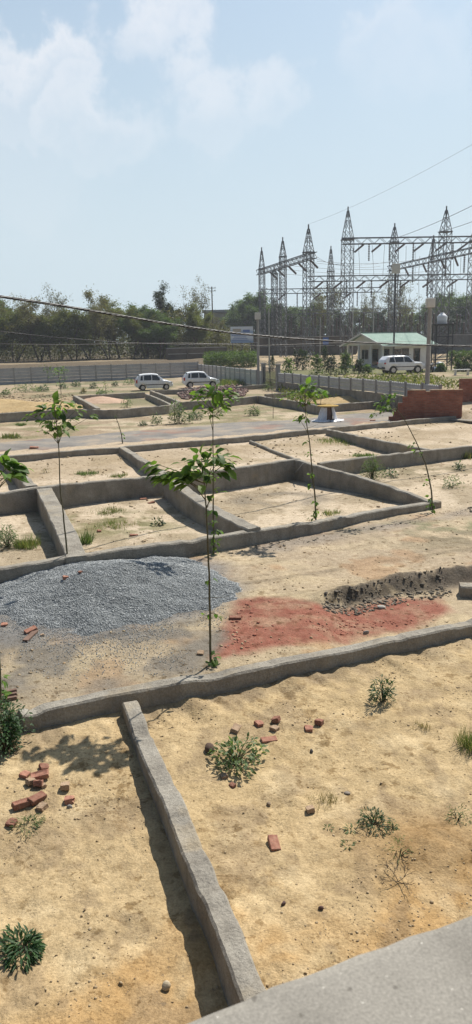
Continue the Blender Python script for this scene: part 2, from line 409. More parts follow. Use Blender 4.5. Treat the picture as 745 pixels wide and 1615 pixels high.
# near plots: sandy, more ochre towards the building
lay((.415, .315, .18), near*.9)
lay((.38, .235, .10), near*sstep(-3.4, -4.8, s1+1.2*(fbm(x*1.3, y*1.3, 33)-.5)*2)[:, None]*.75)
lay((.27, .205, .13), near*sstep(.54, .68, mid)*.55)
lay((.22, .165, .105), near*sstep(.6, .7, fbm(x*4.5, y*4.5, 35))[:, None]*.5)
lay((.5, .40, .25), near*sstep(.56, .72, fbm(x*2.3, y*2.3, 34))[:, None]*.5)
mc = onz(675, 1335, -.3)
md = np.exp(-(((x-mc[0])/.75)**2+((y-mc[1])/.5)**2))[:, None]
lay((.25, .16, .075), np.clip(md*1.4*(.3+mid), 0, 1)*near)
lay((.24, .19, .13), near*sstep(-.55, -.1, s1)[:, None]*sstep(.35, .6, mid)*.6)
# the dirt street
street = pmask([(-300, 930), (0, 905), (110, 880), (400, 850), (690, 805), (1100, 740), (1100, 930), (745, 985), (40, 1130), (-300, 1200)], .3, .3)*(1-near)
lay((.37, .30, .205), street)
lay((.44, .36, .235), street*sstep(.5, .62, fbm(x*.9, y*2.0, 36))[:, None]*.7)
lay((.33, .2, .105), street*sstep(.6, .7, fbm(x*1.1+5, y*1.1, 37))[:, None]*.5)
g1 = pmask([(-80, 1000), (60, 960), (330, 960), (370, 1000), (330, 1050), (150, 1085), (-40, 1110)], .5, .9, 1.1)
lay((.165, .15, .13), street*g1*(.3+.65*sstep(.35, .6, fbm(x*1.8, y*1.8, 38)))[:, None])
g2 = pmask([(-60, 905), (100, 890), (200, 870), (360, 890), (390, 930), (300, 980), (120, 1010), (-60, 1020)], .4, .3)
lay((.17, .17, .172), g2*street*.8)
spill = pmask([(395, 860), (500, 840), (640, 822), (740, 800), (745, 812), (600, 838), (480, 858), (400, 880)], .3, .35)
lay((.235, .205, .165), street*spill*.8)
lay((.36, .24, .10), pmask([(-60, 915), (50, 908), (62, 925), (0, 935), (-60, 950)], .12, .15)*.9)
# the pit: grey dug bank with its shade painted into the tint, red brick dust on its floor
psd = poly_sd(PIT, x, y)+.12*(fbm(x*2.2, y*2.2, 50)-.5)
bank = (sstep(-.28, -.05, psd)*sstep(.75, .2, psd)*sstep(1.0, 1.6, s1))[:, None]
lay((.115, .098, .077), bank*sstep(470, 540, 372.5+FPX*x/np.maximum(y, 1)*.99)[:, None]*sstep(.25, .5, fbm(x*4, y*4, 52))[:, None]*.95)
red = pmask([(345, 1052), (364, 985), (374, 958), (455, 953), (525, 970), (590, 948), (640, 942), (692, 942), (706, 962), (640, 992), (520, 1018), (420, 1042)], .16, .13, 2.2, -.15)
lay((.245, .105, .075), red*(.72+.28*sstep(.3, .55, fbm(x*3.5, y*3.5, 53)))[:, None])
lay((.32, .22, .15), red*sstep(.62, .75, fbm(x*2.6, y*5.2, 54))[:, None]*.5)
lay((.2, .07, .05), red*sstep(.6, .7, fbm(x*7, y*7, 55))[:, None]*.6)
# plots further back
rowb = pmask([(-300, 800), (470, 728), (745, 705), (1100, 670), (1100, 740), (690, 805), (0, 915), (-300, 930)], .3, .1)
lay((.50, .42, .30), rowb*.8)
lay((.27, .22, .14), rowb*sstep(.47, .63, fbm(x*.9, y*.9, 39))[:, None]*.7)
lay((.17, .15, .115), np.exp(-((np.hypot((x-G(440, 787)[0])/1.5, (y-G(440, 787)[1])/1.0)-.75)/.28)**2)[:, None]*sstep(.3, .5, mid)*.7)
for cx, cy, wx, wy, col in ((195, 830, 1.5, 1.0, (.15, .15, .06)), (160, 815, 1.6, .8, (.16, .15, .07)), (660, 742, 2.2, 1.0, (.2, .17, .10)), (545, 700, 2.5, 1.4, (.18, .17, .08)), (610, 705, 1.3, .8, (.15, .16, .07)),
                            (30, 850, 1.2, .8, (.2, .18, .1)), (700, 850, 1.5, 1.0, (.2, .17, .11)), (715, 830, 2.0, .6, (.18, .18, .1))):
    p = onz(cx, cy)
    lay(col, (np.exp(-((x-p[0])/wx)**2-((y-p[1])/wy)**2)[:, None]*sstep(.38, .58, fbm(x*2.2, y*2.2, 40))[:, None])*.9)
rowc = pmask([(-300, 740), (15, 718), (515, 678), (745, 657), (1100, 625), (1100, 668), (745, 703), (470, 728), (-300, 800)], .3, .1)
lay((.50, .42, .305), rowc*.7)
lay((.31, .25, .155), rowc*sstep(.47, .62, fbm(x*.8, y*.8, 47))[:, None]*.7)
lay((.30, .235, .145), rowc*pmask([(0, 730), (230, 712), (520, 690), (745, 672), (745, 690), (560, 700), (200, 745), (0, 760)], .6, 1.0, .6)*.55)
verge = pmask([(-300, 700), (0, 668), (160, 650), (370, 630), (600, 640), (620, 650), (370, 668), (0, 697), (-300, 715)], .6, .5)
lay((.43, .36, .25), verge*.8)
lay((.25, .19, .12), verge*sstep(.45, .6, fbm(x*.5, y*.9, 48))[:, None]*.75)
lay((.16, .165, .075), verge*sstep(.47, .6, fbm(x*.8, y*.8, 41))[:, None]*.6)
lay((.33, .22, .10), pmask([(-200, 650), (0, 620), (120, 618), (150, 644), (0, 655)], .4, .5)*.9)
lay((.4, .32, .2), pmask([(500, 636), (513, 618), (600, 618), (640, 630), (600, 634)], .4, .5)*.8)
d = R0[:, None]
lot = sstep(50, 60, d)*sstep(100, 92, d)
lay((.33, .265, .175), lot*.8)
lay((.15, .155, .08), lot*sstep(.44, .58, fbm(x*.25, y*.25, 42))[:, None]*.75)
lay((.10, .16, .04), pmask([(318, 604), (350, 600), (410, 600), (445, 608), (400, 613), (335, 612)], 1.2, 1.5, .4)*.7)
sf = ((x-FA[0])*Fn[0]+(y-FA[1])*Fn[1])[:, None]
lay((.34, .28, .18), sstep(0, .6, sf)*sstep(40, 50, d)*.6)
lay((.13, .14, .06), sstep(0, .6, sf)*sstep(.42, .58, fbm(x*.16, y*.16, 43))[:, None]*sstep(46, 55, d)*sstep(100, 92, d)*.85)
farm = sstep(98, 112, d)
lay((.13, .105, .07), farm)
lay((.43, .34, .21), farm*sstep(-6, 3, x)[:, None]*sstep(168, 150, d)*.9)
lay((.40, .32, .2), farm*sstep(121, 123, d+4*(fbm(x*.1, y*.1, 45)-.5)[:, None])*sstep(128, 126, d)*.6)
lay((.12, .10, .06), sstep(160, 190, d)*.7)
C = C*(.86+.28*sm)
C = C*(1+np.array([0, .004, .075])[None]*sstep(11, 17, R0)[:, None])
for s0, wd_, am in ((2.1, .09, .30), (2.55, .07, .22), (3.5, .10, .34), (3.85, .06, .2), (4.6, .10, .22)):
    tr = np.exp(-((s1-s0-.35*(fbm(x*.35, y*.1, 62)-.5))/wd_)**2)*sstep(-1.5, 1.5, x*W1d[0]+y*W1d[1]-1.2)*sstep(.3, .55, fbm(x*1.5, y*1.5, 63))
    C = C*(1-am*tr[:, None])
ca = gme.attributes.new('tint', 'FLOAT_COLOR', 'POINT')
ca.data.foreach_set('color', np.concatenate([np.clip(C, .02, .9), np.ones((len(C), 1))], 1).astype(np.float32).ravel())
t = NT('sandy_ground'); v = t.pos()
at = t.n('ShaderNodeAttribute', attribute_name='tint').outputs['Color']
c = t.mix(.75, at, t.ramp(t.noise(v, 8, 7, .68), [(.3, (.74, .71, .66)), (.7, (1.2, 1.2, 1.2))]), 'MULTIPLY')
lit = t.math('MULTIPLY', t.ramp(t.noise(v, 5.5, 4, .6), [(.57, (0, 0, 0)), (.63, (1, 1, 1))]), t.ramp(t.noise(v, .7, 4, .6), [(.42, (0, 0, 0)), (.56, (.85, .85, .85))]))
c = t.mix(lit, c, t.mix(1.0, c, (.53, .48, .41), 'MULTIPLY'))
lt2 = t.math('MULTIPLY', t.ramp(t.noise(v, 2.3, 6, .7), [(.56, (0, 0, 0)), (.64, (1, 1, 1))]), t.ramp(t.noise(v, .3, 4, .6), [(.42, (0, 0, 0)), (.56, (.6, .6, .6))]))
c = t.mix(lt2, c, t.mix(1.0, c, (.62, .55, .46), 'MULTIPLY'))
grn = t.math('MULTIPLY', t.ramp(t.noise(v, 19, 3, .6), [(.58, (0, 0, 0)), (.64, (1, 1, 1))]), t.ramp(t.noise(v, 1.1, 4, .6), [(.45, (0, 0, 0)), (.58, (.75, .75, .75))]))
c = t.mix(grn, c, t.mix(1.0, c, (.5, .45, .38), 'MULTIPLY'))
c = t.mix(.8, c, t.ramp(t.noise(v, 42, 4, .7), [(.28, (.66, .64, .6)), (.72, (1.28, 1.28, 1.26))]), 'MULTIPLY')
spk = t.noise(v, 26, 2, .5)
c = t.mix(t.ramp(spk, [(.66, (0, 0, 0)), (.72, (.55, .55, .55))]), c, (.13, .1, .07))
hgt = t.math('ADD', t.noise(v, 30, 6, .65), t.math('MULTIPLY', t.noise(v, 7, 5, .6), 1.5))
t.bsdf(c, .95, t.bump(hgt, .6, .03), 0, .08)
gme.materials.append(t.m)
ground = link('ground', gme); tag(ground, 'pale sandy ground of the plots, dirt lane and land beyond', 'ground', kind='structure')
# ------------------------------------------------------------------ the grey lane between the rows
top = [(-120, 712), (0, 697), (100, 688), (190, 681), (280, 674), (370, 666), (450, 662), (555, 653), (640, 646)]
bot = [(-120, 728), (0, 714), (100, 706), (190, 699), (280, 693), (370, 686), (450, 680), (555, 671), (640, 662)]
def resample(P, n):
    P = np.array(P, float); L = np.concatenate([[0], np.cumsum(np.linalg.norm(np.diff(P, axis=0), axis=1))])
    tt = np.linspace(0, L[-1], n); return np.stack([np.interp(tt, L, P[:, k]) for k in range(P.shape[1])], 1)
Tp = resample(PX(top), 220); Bp = resample(PX(bot), 220); K = 16
w = np.linspace(0, 1, K)[None, :, None]
jt = (fbm(np.arange(220)*.11, np.zeros(220), 70)-.5)*.22; jb = (fbm(np.arange(220)*.11, np.zeros(220), 71)-.5)*.28
w = np.linspace(0, 1, K)[None]*(1-jb[:, None]-jt[:, None])+jt[:, None]
P = Tp[:, None]*(1-w[..., None])+Bp[:, None]*w[..., None]
ed = np.minimum(np.arange(K), np.arange(K)[::-1])
Zr = full_z(P[..., 0], P[..., 1])+np.where(ed == 0, -.02, .02)[None]
ii = np.arange(220*K).reshape(220, K)
F = np.stack([ii[:-1, :-1], ii[:-1, 1:], ii[1:, 1:], ii[1:, :-1]], -1).reshape(-1, 4)
t = NT('dusty_lane'); v = t.pos()
c = t.ramp(t.noise(v, .55, 6, .6), [(.3, (.12, .11, .10)), (.5, (.20, .185, .165)), (.66, (.30, .25, .19))])
c = t.mix(t.ramp(t.noise(v, .35, 4), [(.56, (0, 0, 0)), (.66, (.7, .7, .7))]), c, (.24, .13, .09))
c = t.mix(.6, c, t.ramp(t.noise(v, 9, 5, .7), [(.3, (.7, .7, .7)), (.7, (1.2, 1.2, 1.2))]), 'MULTIPLY')
t.bsdf(c, .9, t.bump(t.noise(v, 22, 4), .3, .01), 0, .2)
road = link('road', mesh_tris('road', np.concatenate([P, Zr[..., None]], -1).reshape(-1, 3), F[:, ::-1], t.m, True))
tag(road, 'worn grey surfaced lane crossing between the walled plots', 'road', kind='structure')
# ------------------------------------------------------------------ plot walls
def wall(label, pts, zt, th=.22, back=(0, 1), drop=1.0, ds=None, name='plot_wall', mat='concrete', cat='wall', rough=1.0, ext0=0., ext1=0., lean=0.):
    """pts: pixels of the near (or left) top edge, zt the height of the top there; the wall is th thick behind it"""
    zt = list(zt) if isinstance(zt, (list, tuple)) else [zt]*len(pts)
    P = np.array([onz(a, b, z) for (a, b), z in zip(pts, zt)])
    if ext0: P[0] += (P[0]-P[1])/np.linalg.norm(P[0]-P[1])*ext0
    if ext1: P[-1] += (P[-1]-P[-2])/np.linalg.norm(P[-1]-P[-2])*ext1
    L = np.linalg.norm(np.diff(P, axis=0), axis=1).sum()
    dist = np.hypot(*P.mean(0)[:2])
    ds = ds or (.06 if dist < 12 else .12 if dist < 25 else .25)
    n = max(6, int(L/ds)); Q = resample(P, n)
    # ease the kinks a little
    for _ in range(3): Q[1:-1] = .25*Q[:-2]+.5*Q[1:-1]+.25*Q[2:]
    T = np.gradient(Q[:, :2], axis=0); T /= np.linalg.norm(T, axis=1)[:, None]
    N = np.stack([-T[:, 1], T[:, 0]], 1)
    if (N.mean(0) @ np.array(back)) < 0: N = -N
    sd = int(abs(P[0][0]*37+P[0][1]*91)) % 997
    s = np.linspace(0, L, n)
    def nz(f, a, k): return (fbm(s*f, np.full(n, k*3.7), sd+k, 4)-.5)*2*a*rough
    ch = .018+.02*np.abs(nz(2.5, 1, 1))
    zz = Q[:, 2]+nz(.5, .04, 2)+nz(3, .02, 3)-.035*np.clip(fbm(s*2.3, np.full(n, 5.), sd+20, 4)-.62, 0, 1)*6
    e0 = nz(1.2, .02, 4)+nz(7, .011, 5); e1 = nz(1.2, .02, 6)+nz(7, .011, 7)
    zb = zz.min()-drop
    prof = [(e0*.3-.01, np.full(n, zb)), (e0*.6, zz-.22+nz(2, .02, 8)), (e0, zz-ch*1.2), (e0+ch, zz+nz(6, .006, 9)), (np.full(n, th*.36), zz+nz(5, .012, 10)),
            (np.full(n, th*.66), zz+nz(5, .012, 11)), (th+e1-ch, zz+nz(6, .006, 12)), (th+e1, zz-ch*1.2), (th+e1*.3+.01, np.full(n, zb))]
    V = np.stack([np.stack([Q[:, 0]+N[:, 0]*o, Q[:, 1]+N[:, 1]*o, z], 1) for o, z in prof], 1); k = len(prof)
    Fc = [(i*k+j, i*k+j+1, (i+1)*k+j+1, (i+1)*k+j) for i in range(n-1) for j in range(k-1)]
    Fc += [tuple(range(k))[::-1], tuple((n-1)*k+j for j in range(k))]
    m = MB(); m.add(V.reshape(-1, 3), Fc)
    o = m.build(name, M[mat]); tag(o, label, cat, 'low concrete walls dividing the plots', 'thing')
    return o
wall('low rough grey wall along the near side of the dirt lane', [(36, 1128.5), (69, 1120), (127, 1109), (189, 1095.5), (280, 1079), (374, 1062), (469, 1040), (555, 1024), (649, 1004), (745, 983), (1000, 932)], .03, .21, rough=.7)
wall('grey dividing wall running down to the parapet between the two near plots', [(193, 1106), (222, 1186), (260.5, 1270), (299, 1367), (334.6, 1454), (370, 1553), (420, 1690)], [-.03, -.02, 0, .02, .04, .05, .06], .205, (1, 0), rough=.6)
wall('short dark concrete return wall at the right end of the dug pit', [(727, 925), (745, 926), (820, 925), (900, 921)], .05, .3)
wall('front wall of the middle row of plots behind the gravel heap', [(-130, 915), (0, 896), (51, 888), (102, 880), (200, 866), (327, 849), (390, 839), (501, 823), (596, 807), (697, 791)], [.36, .36, .36, .36, .36, .35, .34, .27, .2, .15], .22)
wall('thick dividing wall ending at the left side of the gravel heap', [(57, 771), (69, 797), (86, 835), (104, 879)], [.62, .56, .48, .38], .43, (1, 0))
wall('thick dividing wall behind the two saplings at the gravel heap', [(257, 752), (289, 778), (327.5, 803), (358, 820), (391, 836)], [.64, .58, .5, .44, .37], .36, (1, 0))
wall('tall dividing wall right of the plot with the dark ring of soil', [(465, 726), (503, 737.5), (555, 750), (619, 771), (681, 793)], [.64, .6, .52, .36, .18], .2, (1, 0))
wall('back wall of the middle row at the left and centre plots', [(-130, 790), (0, 777), (55, 770), (76, 768), (190, 756), (254, 750), (343, 742), (390, 736), (465, 726)], .64, .2, ext1=.25)
wall('back wall of the plot with the fluffy green bush', [(506, 730.5), (555, 724.5), (657, 712), (745, 703), (900, 686)], [.5, .5, .48, .46, .45], .2)
wall('dividing wall at the left edge behind the leaves of the cut-off sapling', [(-4, 716), (31, 754), (41, 768)], [.3, .45, .6], .33, (1, 0))
wall('dividing wall between the first and second plots of the row beside the grey lane', [(187, 705), (233, 733), (255, 749)], [.28, .42, .6], .28, (1, 0))
wall('thin low kerb wall across the wide sandy plot of the back row', [(393, 695), (430, 710), (466, 724)], [.12, .13, .13], .12, (1, 0))
wall('dividing wall in the row beside the grey lane, left of the pale concrete plank', [(514, 677), (555, 685), (619, 699), (672, 709)], [.3, .42, .45, .45], .2, (1, 0))
wall('long low wall along the near edge of the grey lane', [(-130, 731), (11, 719.5), (100, 712), (190, 705), (280, 697.5), (370, 690), (513, 676), (555, 672), (649, 662), (745, 654), (900, 641)], .26, .2)
wall('low wall along the far side of the grey lane with debris before it', [(-130, 660), (0, 652), (43, 649), (127, 645), (153, 646), (180, 646), (268, 639), (282, 634), (330, 631), (370, 628), (407, 624)], .55, .2)
wall('light topped side wall of the plot with the pinkish sand heap', [(115, 624), (133, 633), (151, 644)], [.4, .45, .5], .3, (1, 0))
wall('back wall of the plot with the pinkish sand heap', [(124, 624), (180, 621), (229, 619)], .45, .2)
wall('left one of the paired walls below the first hatchback', [(229, 621), (250, 629.5), (268, 638)], [.4, .45, .5], .2, (1, 0))
wall('right one of the paired walls, beside the brick rubble', [(236, 616), (258, 624), (280, 633)], [.4, .45, .5], .25, (1, 0))
wall('back wall of the rubble plot just below the two hatchbacks', [(238, 616), (300, 613.5), (352, 611), (400, 607.5), (447, 604)], .4, .2)
wall('grey dividing wall running right from the corner beside the green bush', [(407, 624), (440, 629), (470, 633.5), (502, 639.5)], .55, .2, (1, 1))
wall('wall on the far edge of the lane behind the white sheeted drum', [(500, 639.5), (550, 636), (603, 632), (640, 629)], .5, .2)
wall('short cross wall below the garden fence, nearest to it', [(420, 622), (480, 617), (513, 614.5), (540, 611.5)], .4, .2)
# ------------------------------------------------------------------ parapet we look over
zp = 3.78
e0, e1 = onz(215, 1615, zp), onz(745, 1420, zp)
pdv = (e1-e0)/np.linalg.norm(e1-e0); pn = np.array([pdv[1], -pdv[0], 0])
if pn[1] > 0: pn = -pn
a0 = e0-pdv*2.5; a1 = e1+pdv*3.0; n = 160
prof = [(.012, 3.3-3.9), (.012, zp-.012), (0.016, zp-.004), (.03, zp), (.16, zp+.002), (.30, zp-.003), (.33, zp-.015), (.33, 2.9)]
V = []
for i in range(n):
    p = a0+(a1-a0)*i/(n-1)
    j = (fbm(np.array([i*.35]), np.array([0.]), 90)[0]-.5)*.008+(fbm(np.array([i*1.7]), np.array([3.]), 91, 3)[0]-.5)*.007
    for o, z in prof: V.append((p[0]+pn[0]*(o+(j if o < .03 else 0)), p[1]+pn[1]*(o+(j if o < .03 else 0)), z))
k = len(prof)
mb = MB(); mb.add(V, [(i*k+q_, i*k+q_+1, (i+1)*k+q_+1, (i+1)*k+q_) for i in range(n-1) for q_ in range(k-1)]+[tuple(range(k))[::-1], tuple((n-1)*k+q_ for q_ in range(k))])
pw = mb.build('parapet_wall', M['parapet'], smooth=False); tag(pw, 'smooth grey cement parapet top at the bottom right corner', 'parapet', kind='thing')
# ------------------------------------------------------------------ gravel heap
pk = onz(212, 925); hc = np.array([onz(165, 935)[0], onz(165, 930)[1]])
hrx, hry = onz(382, 925)[0]-hc[0], 2.1
def heap_z(X, Y):
    w = .26*(fbm(X*.9, Y*.9, 80)-.5)*2+.10*(fbm(X*4, Y*4, 85)-.5)
    r = np.hypot((X-hc[0])/hrx, (Y-hc[1])/hry)+w
    ridge = .56+.10*(fbm(X*1.1, Y*1.1, 82)-.5)*2-.12*sstep(.5, -2.2, X-pk[0])
    return np.clip(1-r, 0, 1)**.85*ridge*1.0+.05*(fbm(X*3.5, Y*3.5, 81)-.5)*sstep(1.02, .8, r)-.03, r
gx, gy = np.meshgrid(np.linspace(hc[0]-hrx*1.25, hc[0]+hrx*1.2, 130), np.linspace(hc[1]-hry*1.25, hc[1]+hry*1.25, 100))
gz, gr = heap_z(gx, gy); gz = gz+full_z(gx, gy)*.5
ii = np.arange(gx.size).reshape(gx.shape)
F = np.stack([ii[:-1, :-1], ii[:-1, 1:], ii[1:, 1:], ii[1:, :-1]], -1).reshape(-1, 4)
keep = (gr.ravel()[F] < 1.12).any(1)
F = F[keep]
tri = np.concatenate([F[:, [0, 1, 2]], F[:, [0, 2, 3]]])
base = (np.stack([gx, gy, gz], -1).reshape(-1, 3), tri)
M['gravel_base'] = noisy('gravel_fines', (.13, .14, .142), (.21, .222, .224), 30, .95, .8, .02, 90, .1)
M['gravel'] = islands('blue_grey_gravel', [(.13, .14, .142), (.28, .298, .30), (.38, .398, .40), (.22, .233, .236), (.52, .53, .525)], .85, 120, .2)
n = 85000
u = rng.uniform(-1.25, 1.2, n)*hrx+hc[0]; v_ = rng.uniform(-1.25, 1.25, n)*hry+hc[1]
zz, r_ = heap_z(u, v_); ok = (r_ < 1.0+.16*rng.random(n)**3)
u, v_, zz = u[ok], v_[ok], zz[ok]
n = len(u); sz = rng.uniform(.007, .017, n)
st = scatter(OCT_V*(1+.0*OCT_V), OCT_F, np.stack([u, v_, zz+full_z(u, v_)*.5+.002], 1), rots(n), np.stack([sz, sz*rng.uniform(.7, 1.25, n), sz*rng.uniform(.7, 1.1, n)], 1))
gmh = mesh_tris('gravel_heap', *join([base, st]), M['gravel']); gmh.materials.append(M['gravel_base']); gmh.polygons.foreach_set('material_index', (np.arange(len(gmh.polygons)) < len(base[1])).astype(np.int32))
o = link('gravel_heap', gmh); tag(o, 'wide heap of blue grey crushed stone on the dirt lane', 'gravel heap')
# thin spread of the same chips
n = 40000
u = rng.uniform(onz(-120, 1040)[0], onz(372, 1000)[0], n); v_ = rng.uniform(onz(150, 1120)[1], onz(150, 905)[1], n)
_, r_ = heap_z(u, v_)
den = sstep(2.1, 1.0, r_)*sstep(.38, .58, fbm(u*1.3, v_*1.3, 84))+.5*sstep(1.3, 1.0, r_)
sv = (u-W1A[0])*W1n[0]+(v_-W1A[1])*W1n[1]
ok = (rng.random(n) < den*.5) & (sv > .25) & (r_ > .95)
ok &= rng.random(len(u)) < sstep(onz(372, 1000)[0], onz(300, 1000)[0], u)
u, v_ = u[ok], v_[ok]; n = len(u); sz = rng.uniform(.005, .012, n)
st = scatter(OCT_V, OCT_F, np.stack([u, v_, full_z(u, v_)+.006], 1), rots(n), np.stack([sz, sz*rng.uniform(.6, 1.3, n), sz*.7], 1))
o = link('scattered_gravel', mesh_tris('scattered_gravel', *st, M['gravel'])); tag(o, 'thin spread of grey stone chips on the dirt lane', 'gravel', kind='stuff')
# ------------------------------------------------------------------ loose clods and pebbles
M['clod'] = islands('soil_clods', [(.31, .225, .13), (.37, .285, .175), (.22, .155, .09), (.41, .325, .205), (.27, .19, .11)], .95, 60, .4)
M['grey_clod'] = islands('grey_clods', [(.13, .11, .083), (.18, .155, .12), (.10, .085, .066), (.23, .195, .15)], .95, 60, .4)
def field(n, poly, z, fn, seed, lo, hi):
    P = PX(poly, z); mn = P.min(0); mx = P.max(0)
    u = rng.uniform(mn[0], mx[0], n); v = rng.uniform(mn[1], mx[1], n)
    ok = (poly_sd(P, u, v) > 0) & (rng.random(n) < fn(u, v))
    u, v = u[ok], v[ok]; sz = lo*(hi/lo)**(rng.random(len(u))**2.2)
    s = (u-W1A[0])*W1n[0]+(v-W1A[1])*W1n[1]; ok = (s < -.03) | (s > .24)
    u, v, sz = u[ok], v[ok], sz[ok]
    return clods(np.stack([u, v, full_z(u, v)+sz*.15], 1), sz)
fa = lambda f, a, b, s: (lambda u, v: .06+.94*sstep(a, b, fbm(u*f, v*f, s)))
parts = [field(26000, [(-150, 1150), (745, 990), (1000, 940), (1100, 1500), (400, 1560), (-100, 1640), (-400, 1640)], -.25, fa(1.7, .5, .7, 91), 1, .004, .016),
         field(14000, [(-200, 930), (690, 805), (1000, 760), (1000, 930), (745, 983), (-100, 1150)], 0, fa(1.2, .5, .7, 92), 2, .006, .03),
         field(12000, [(-200, 800), (470, 728), (1000, 690), (900, 770), (690, 800), (0, 900), (-200, 930)], 0, fa(.9, .5, .7, 93), 3, .01, .05),
         field(8000, [(-200, 740), (515, 678), (1000, 640), (1000, 690), (470, 726), (-200, 800)], 0, fa(.6, .48, .66, 94), 4, .02, .07),
         field(3000, [(-200, 660), (0, 655), (150, 644), (115, 622), (0, 622), (-200, 640)], 0, lambda u, v: np.ones_like(u), 5, .03, .14)]
o = link('soil_clods', mesh_tris('soil_clods', *join(parts), M['clod'])); tag(o, 'loose sandy clods and pebbles strewn over the plots', 'pebbles', kind='stuff')
parts = [field(4200, [(505, 948), (560, 938), (640, 918), (700, 908), (715, 935), (640, 945), (560, 965), (510, 968)], -.1, lambda u, v: .5+.5*sstep(.42, .55, fbm(u*3, v*3, 97)), 6, .005, .045),
         field(1500, [(400, 862), (500, 842), (640, 825), (745, 800), (745, 812), (600, 836), (480, 856), (405, 878)], 0, fa(1.5, .4, .6, 95), 7, .01, .05)]
o = link('grey_soil_clods', mesh_tris('grey_soil_clods', *join(parts), M['grey_clod'])); tag(o, 'grey lumps of dug earth along the edge of the pit', 'rubble', kind='stuff')
M['red_clod'] = islands('brick_crumbs', [(.28, .10, .065), (.36, .15, .1), (.2, .07, .05)], .95, 60, .4)
o = link('brick_crumbs', mesh_tris('brick_crumbs', *field(2600, [(352, 1040), (370, 985), (385, 960), (455, 957), (525, 975), (640, 945), (700, 950), (640, 985), (520, 1010), (420, 1035)], -.15, fa(2.2, .45, .65, 96), 8, .006, .028), M['red_clod']))
tag(o, 'red brick crumbs on the floor of the pit', 'brick crumbs', kind='stuff')
# distant heaps
def heap(name, label, cat, px, py, rx, ry, h, mat, seed):
    p = G(px, py); gx, gy = np.meshgrid(np.linspace(-1.2, 1.2, 40), np.linspace(-1.2, 1.2, 40))
    r = np.hypot(gx, gy)+.3*(fbm(gx*2, gy*2, seed)-.5)
    z = h*np.clip(1-r, 0, 1)**.8+.12*h*(fbm(gx*5, gy*5, seed+1)-.5)-.05
    ii = np.arange(1600).reshape(40, 40); F = np.stack([ii[:-1, :-1], ii[:-1, 1:], ii[1:, 1:], ii[1:, :-1]], -1).reshape(-1, 4)
    Fk = F[(r.ravel()[F] < 1.08).all(1)]
    Vt = np.stack([p[0]+gx*rx, p[1]+gy*ry, p[2]+z], -1).reshape(-1, 3)
    o = link(name, mesh_tris(name, Vt, Fk, mat, True)); tag(o, label, cat)
M['pink_sand'] = noisy('pinkish_sand', (.4, .27, .19), (.5, .36, .26), 2, .95, .5, .03, 8, .1)
M['ochre_soil'] = noisy('ochre_soil', (.33, .23, .11), (.44, .33, .18), 1.5, .95, .8, .06, 6, .1)
heap('sand_heap', 'small pinkish sand heap inside the walled plot left of the first hatchback', 'sand heap', 160, 634, 2.2, 2.2, .55, M['pink_sand'], 100)
heap('soil_heap', 'long ochre mound of dug soil at the far left beyond the lane', 'soil heap', 40, 645, 5.5, 3.0, .6, M['ochre_soil'], 104)
heap('soil_heap', 'low ochre mound of soil behind the lane, farther left along the wall', 'soil heap', -30, 640, 5, 3, .7, M['ochre_soil'], 107)
heap('sand_heap', 'tan sand heap in the plot behind the white sheeted drum', 'sand heap', 556, 632, 3.0, 2.5, .42, M['ochre_soil'], 109)
p0 = PX([(272, 617), (352, 613), (398, 611), (388, 626), (330, 629), (285, 631)])
u = rng.uniform(p0[:, 0].min(), p0[:, 0].max(), 5000); v_ = rng.uniform(p0[:, 1].min(), p0[:, 1].max(), 5000); ok = poly_sd(p0, u, v_) > .2
u, v_ = u[ok][:2200], v_[ok][:2200]; sd_ = poly_sd(p0, u, v_)
M['rubble'] = islands('dark_rubble', [(.10, .055, .05), (.17, .09, .075), (.08, .065, .06), (.25, .16, .13), (.33, .27, .23)], .95, 20, .3)
zb = .35*sstep(0, 1.6, sd_)*rng.random(len(u))+.05
o = link('brick_rubble', mesh_tris('brick_rubble', *clods(np.stack([u, v_, zb], 1), rng.uniform(.06, .17, len(u))), M['rubble']))
tag(o, 'dark red broken brick rubble filling the plot below the hatchbacks', 'rubble', kind='stuff')
# ------------------------------------------------------------------ bricks
def brick_mesh(name, L, W, Hh, frog, broken, seed):
    r = random.Random(seed); m = MB()
    nx, ny, nz = 5, 3, 3
    x0, y0, z0 = -L/2, -W/2, 0
    V, F = [], []
    m.box((0, 0, Hh/2), (L, W, Hh))
    o = m.build(name, M['brick']); me = o.data
    import bmesh
    bm = bmesh.new(); bm.from_mesh(me)
    bmesh.ops.subdivide_edges(bm, edges=bm.edges[:], cuts=3, use_grid_fill=True)
    for v in bm.verts:
        k = .05 if not broken else .08
        v.co.x *= 1+r.uniform(-k, k)*.4; v.co.y *= 1+r.uniform(-k, k)*.5; v.co.z += r.uniform(-1, 1)*.003
        if broken and v.co.x > L*.3: v.co.x -= r.uniform(0, .045); v.co.z *= r.uniform(.8, 1)
        if frog and v.co.z > Hh*.9 and abs(v.co.x) < L*.3 and abs(v.co.y) < W*.3: v.co.z -= .014
    bmesh.ops.bevel(bm, geom=[e for e in bm.edges if e.calc_face_angle(0) > 1.0], offset=.005, segments=1, affect='EDGES')
    bm.to_mesh(me); bm.free(); me.name = name
    COL.objects.unlink(o); bpy.data.objects.remove(o)
    return me
BR = {'full': brick_mesh('brick', .225, .11, .07, False, False, 1), 'frog': brick_mesh('brick', .225, .11, .07, True, False, 2),
      'half': brick_mesh('brick', .125, .11, .07, False, True, 3), 'bit': brick_mesh('brick', .085, .08, .055, False, True, 4)}
PB = {k: v.copy() for k, v in BR.items()}
for v in PB.values(): v.materials.clear(); v.materials.append(M['pale_brick'])
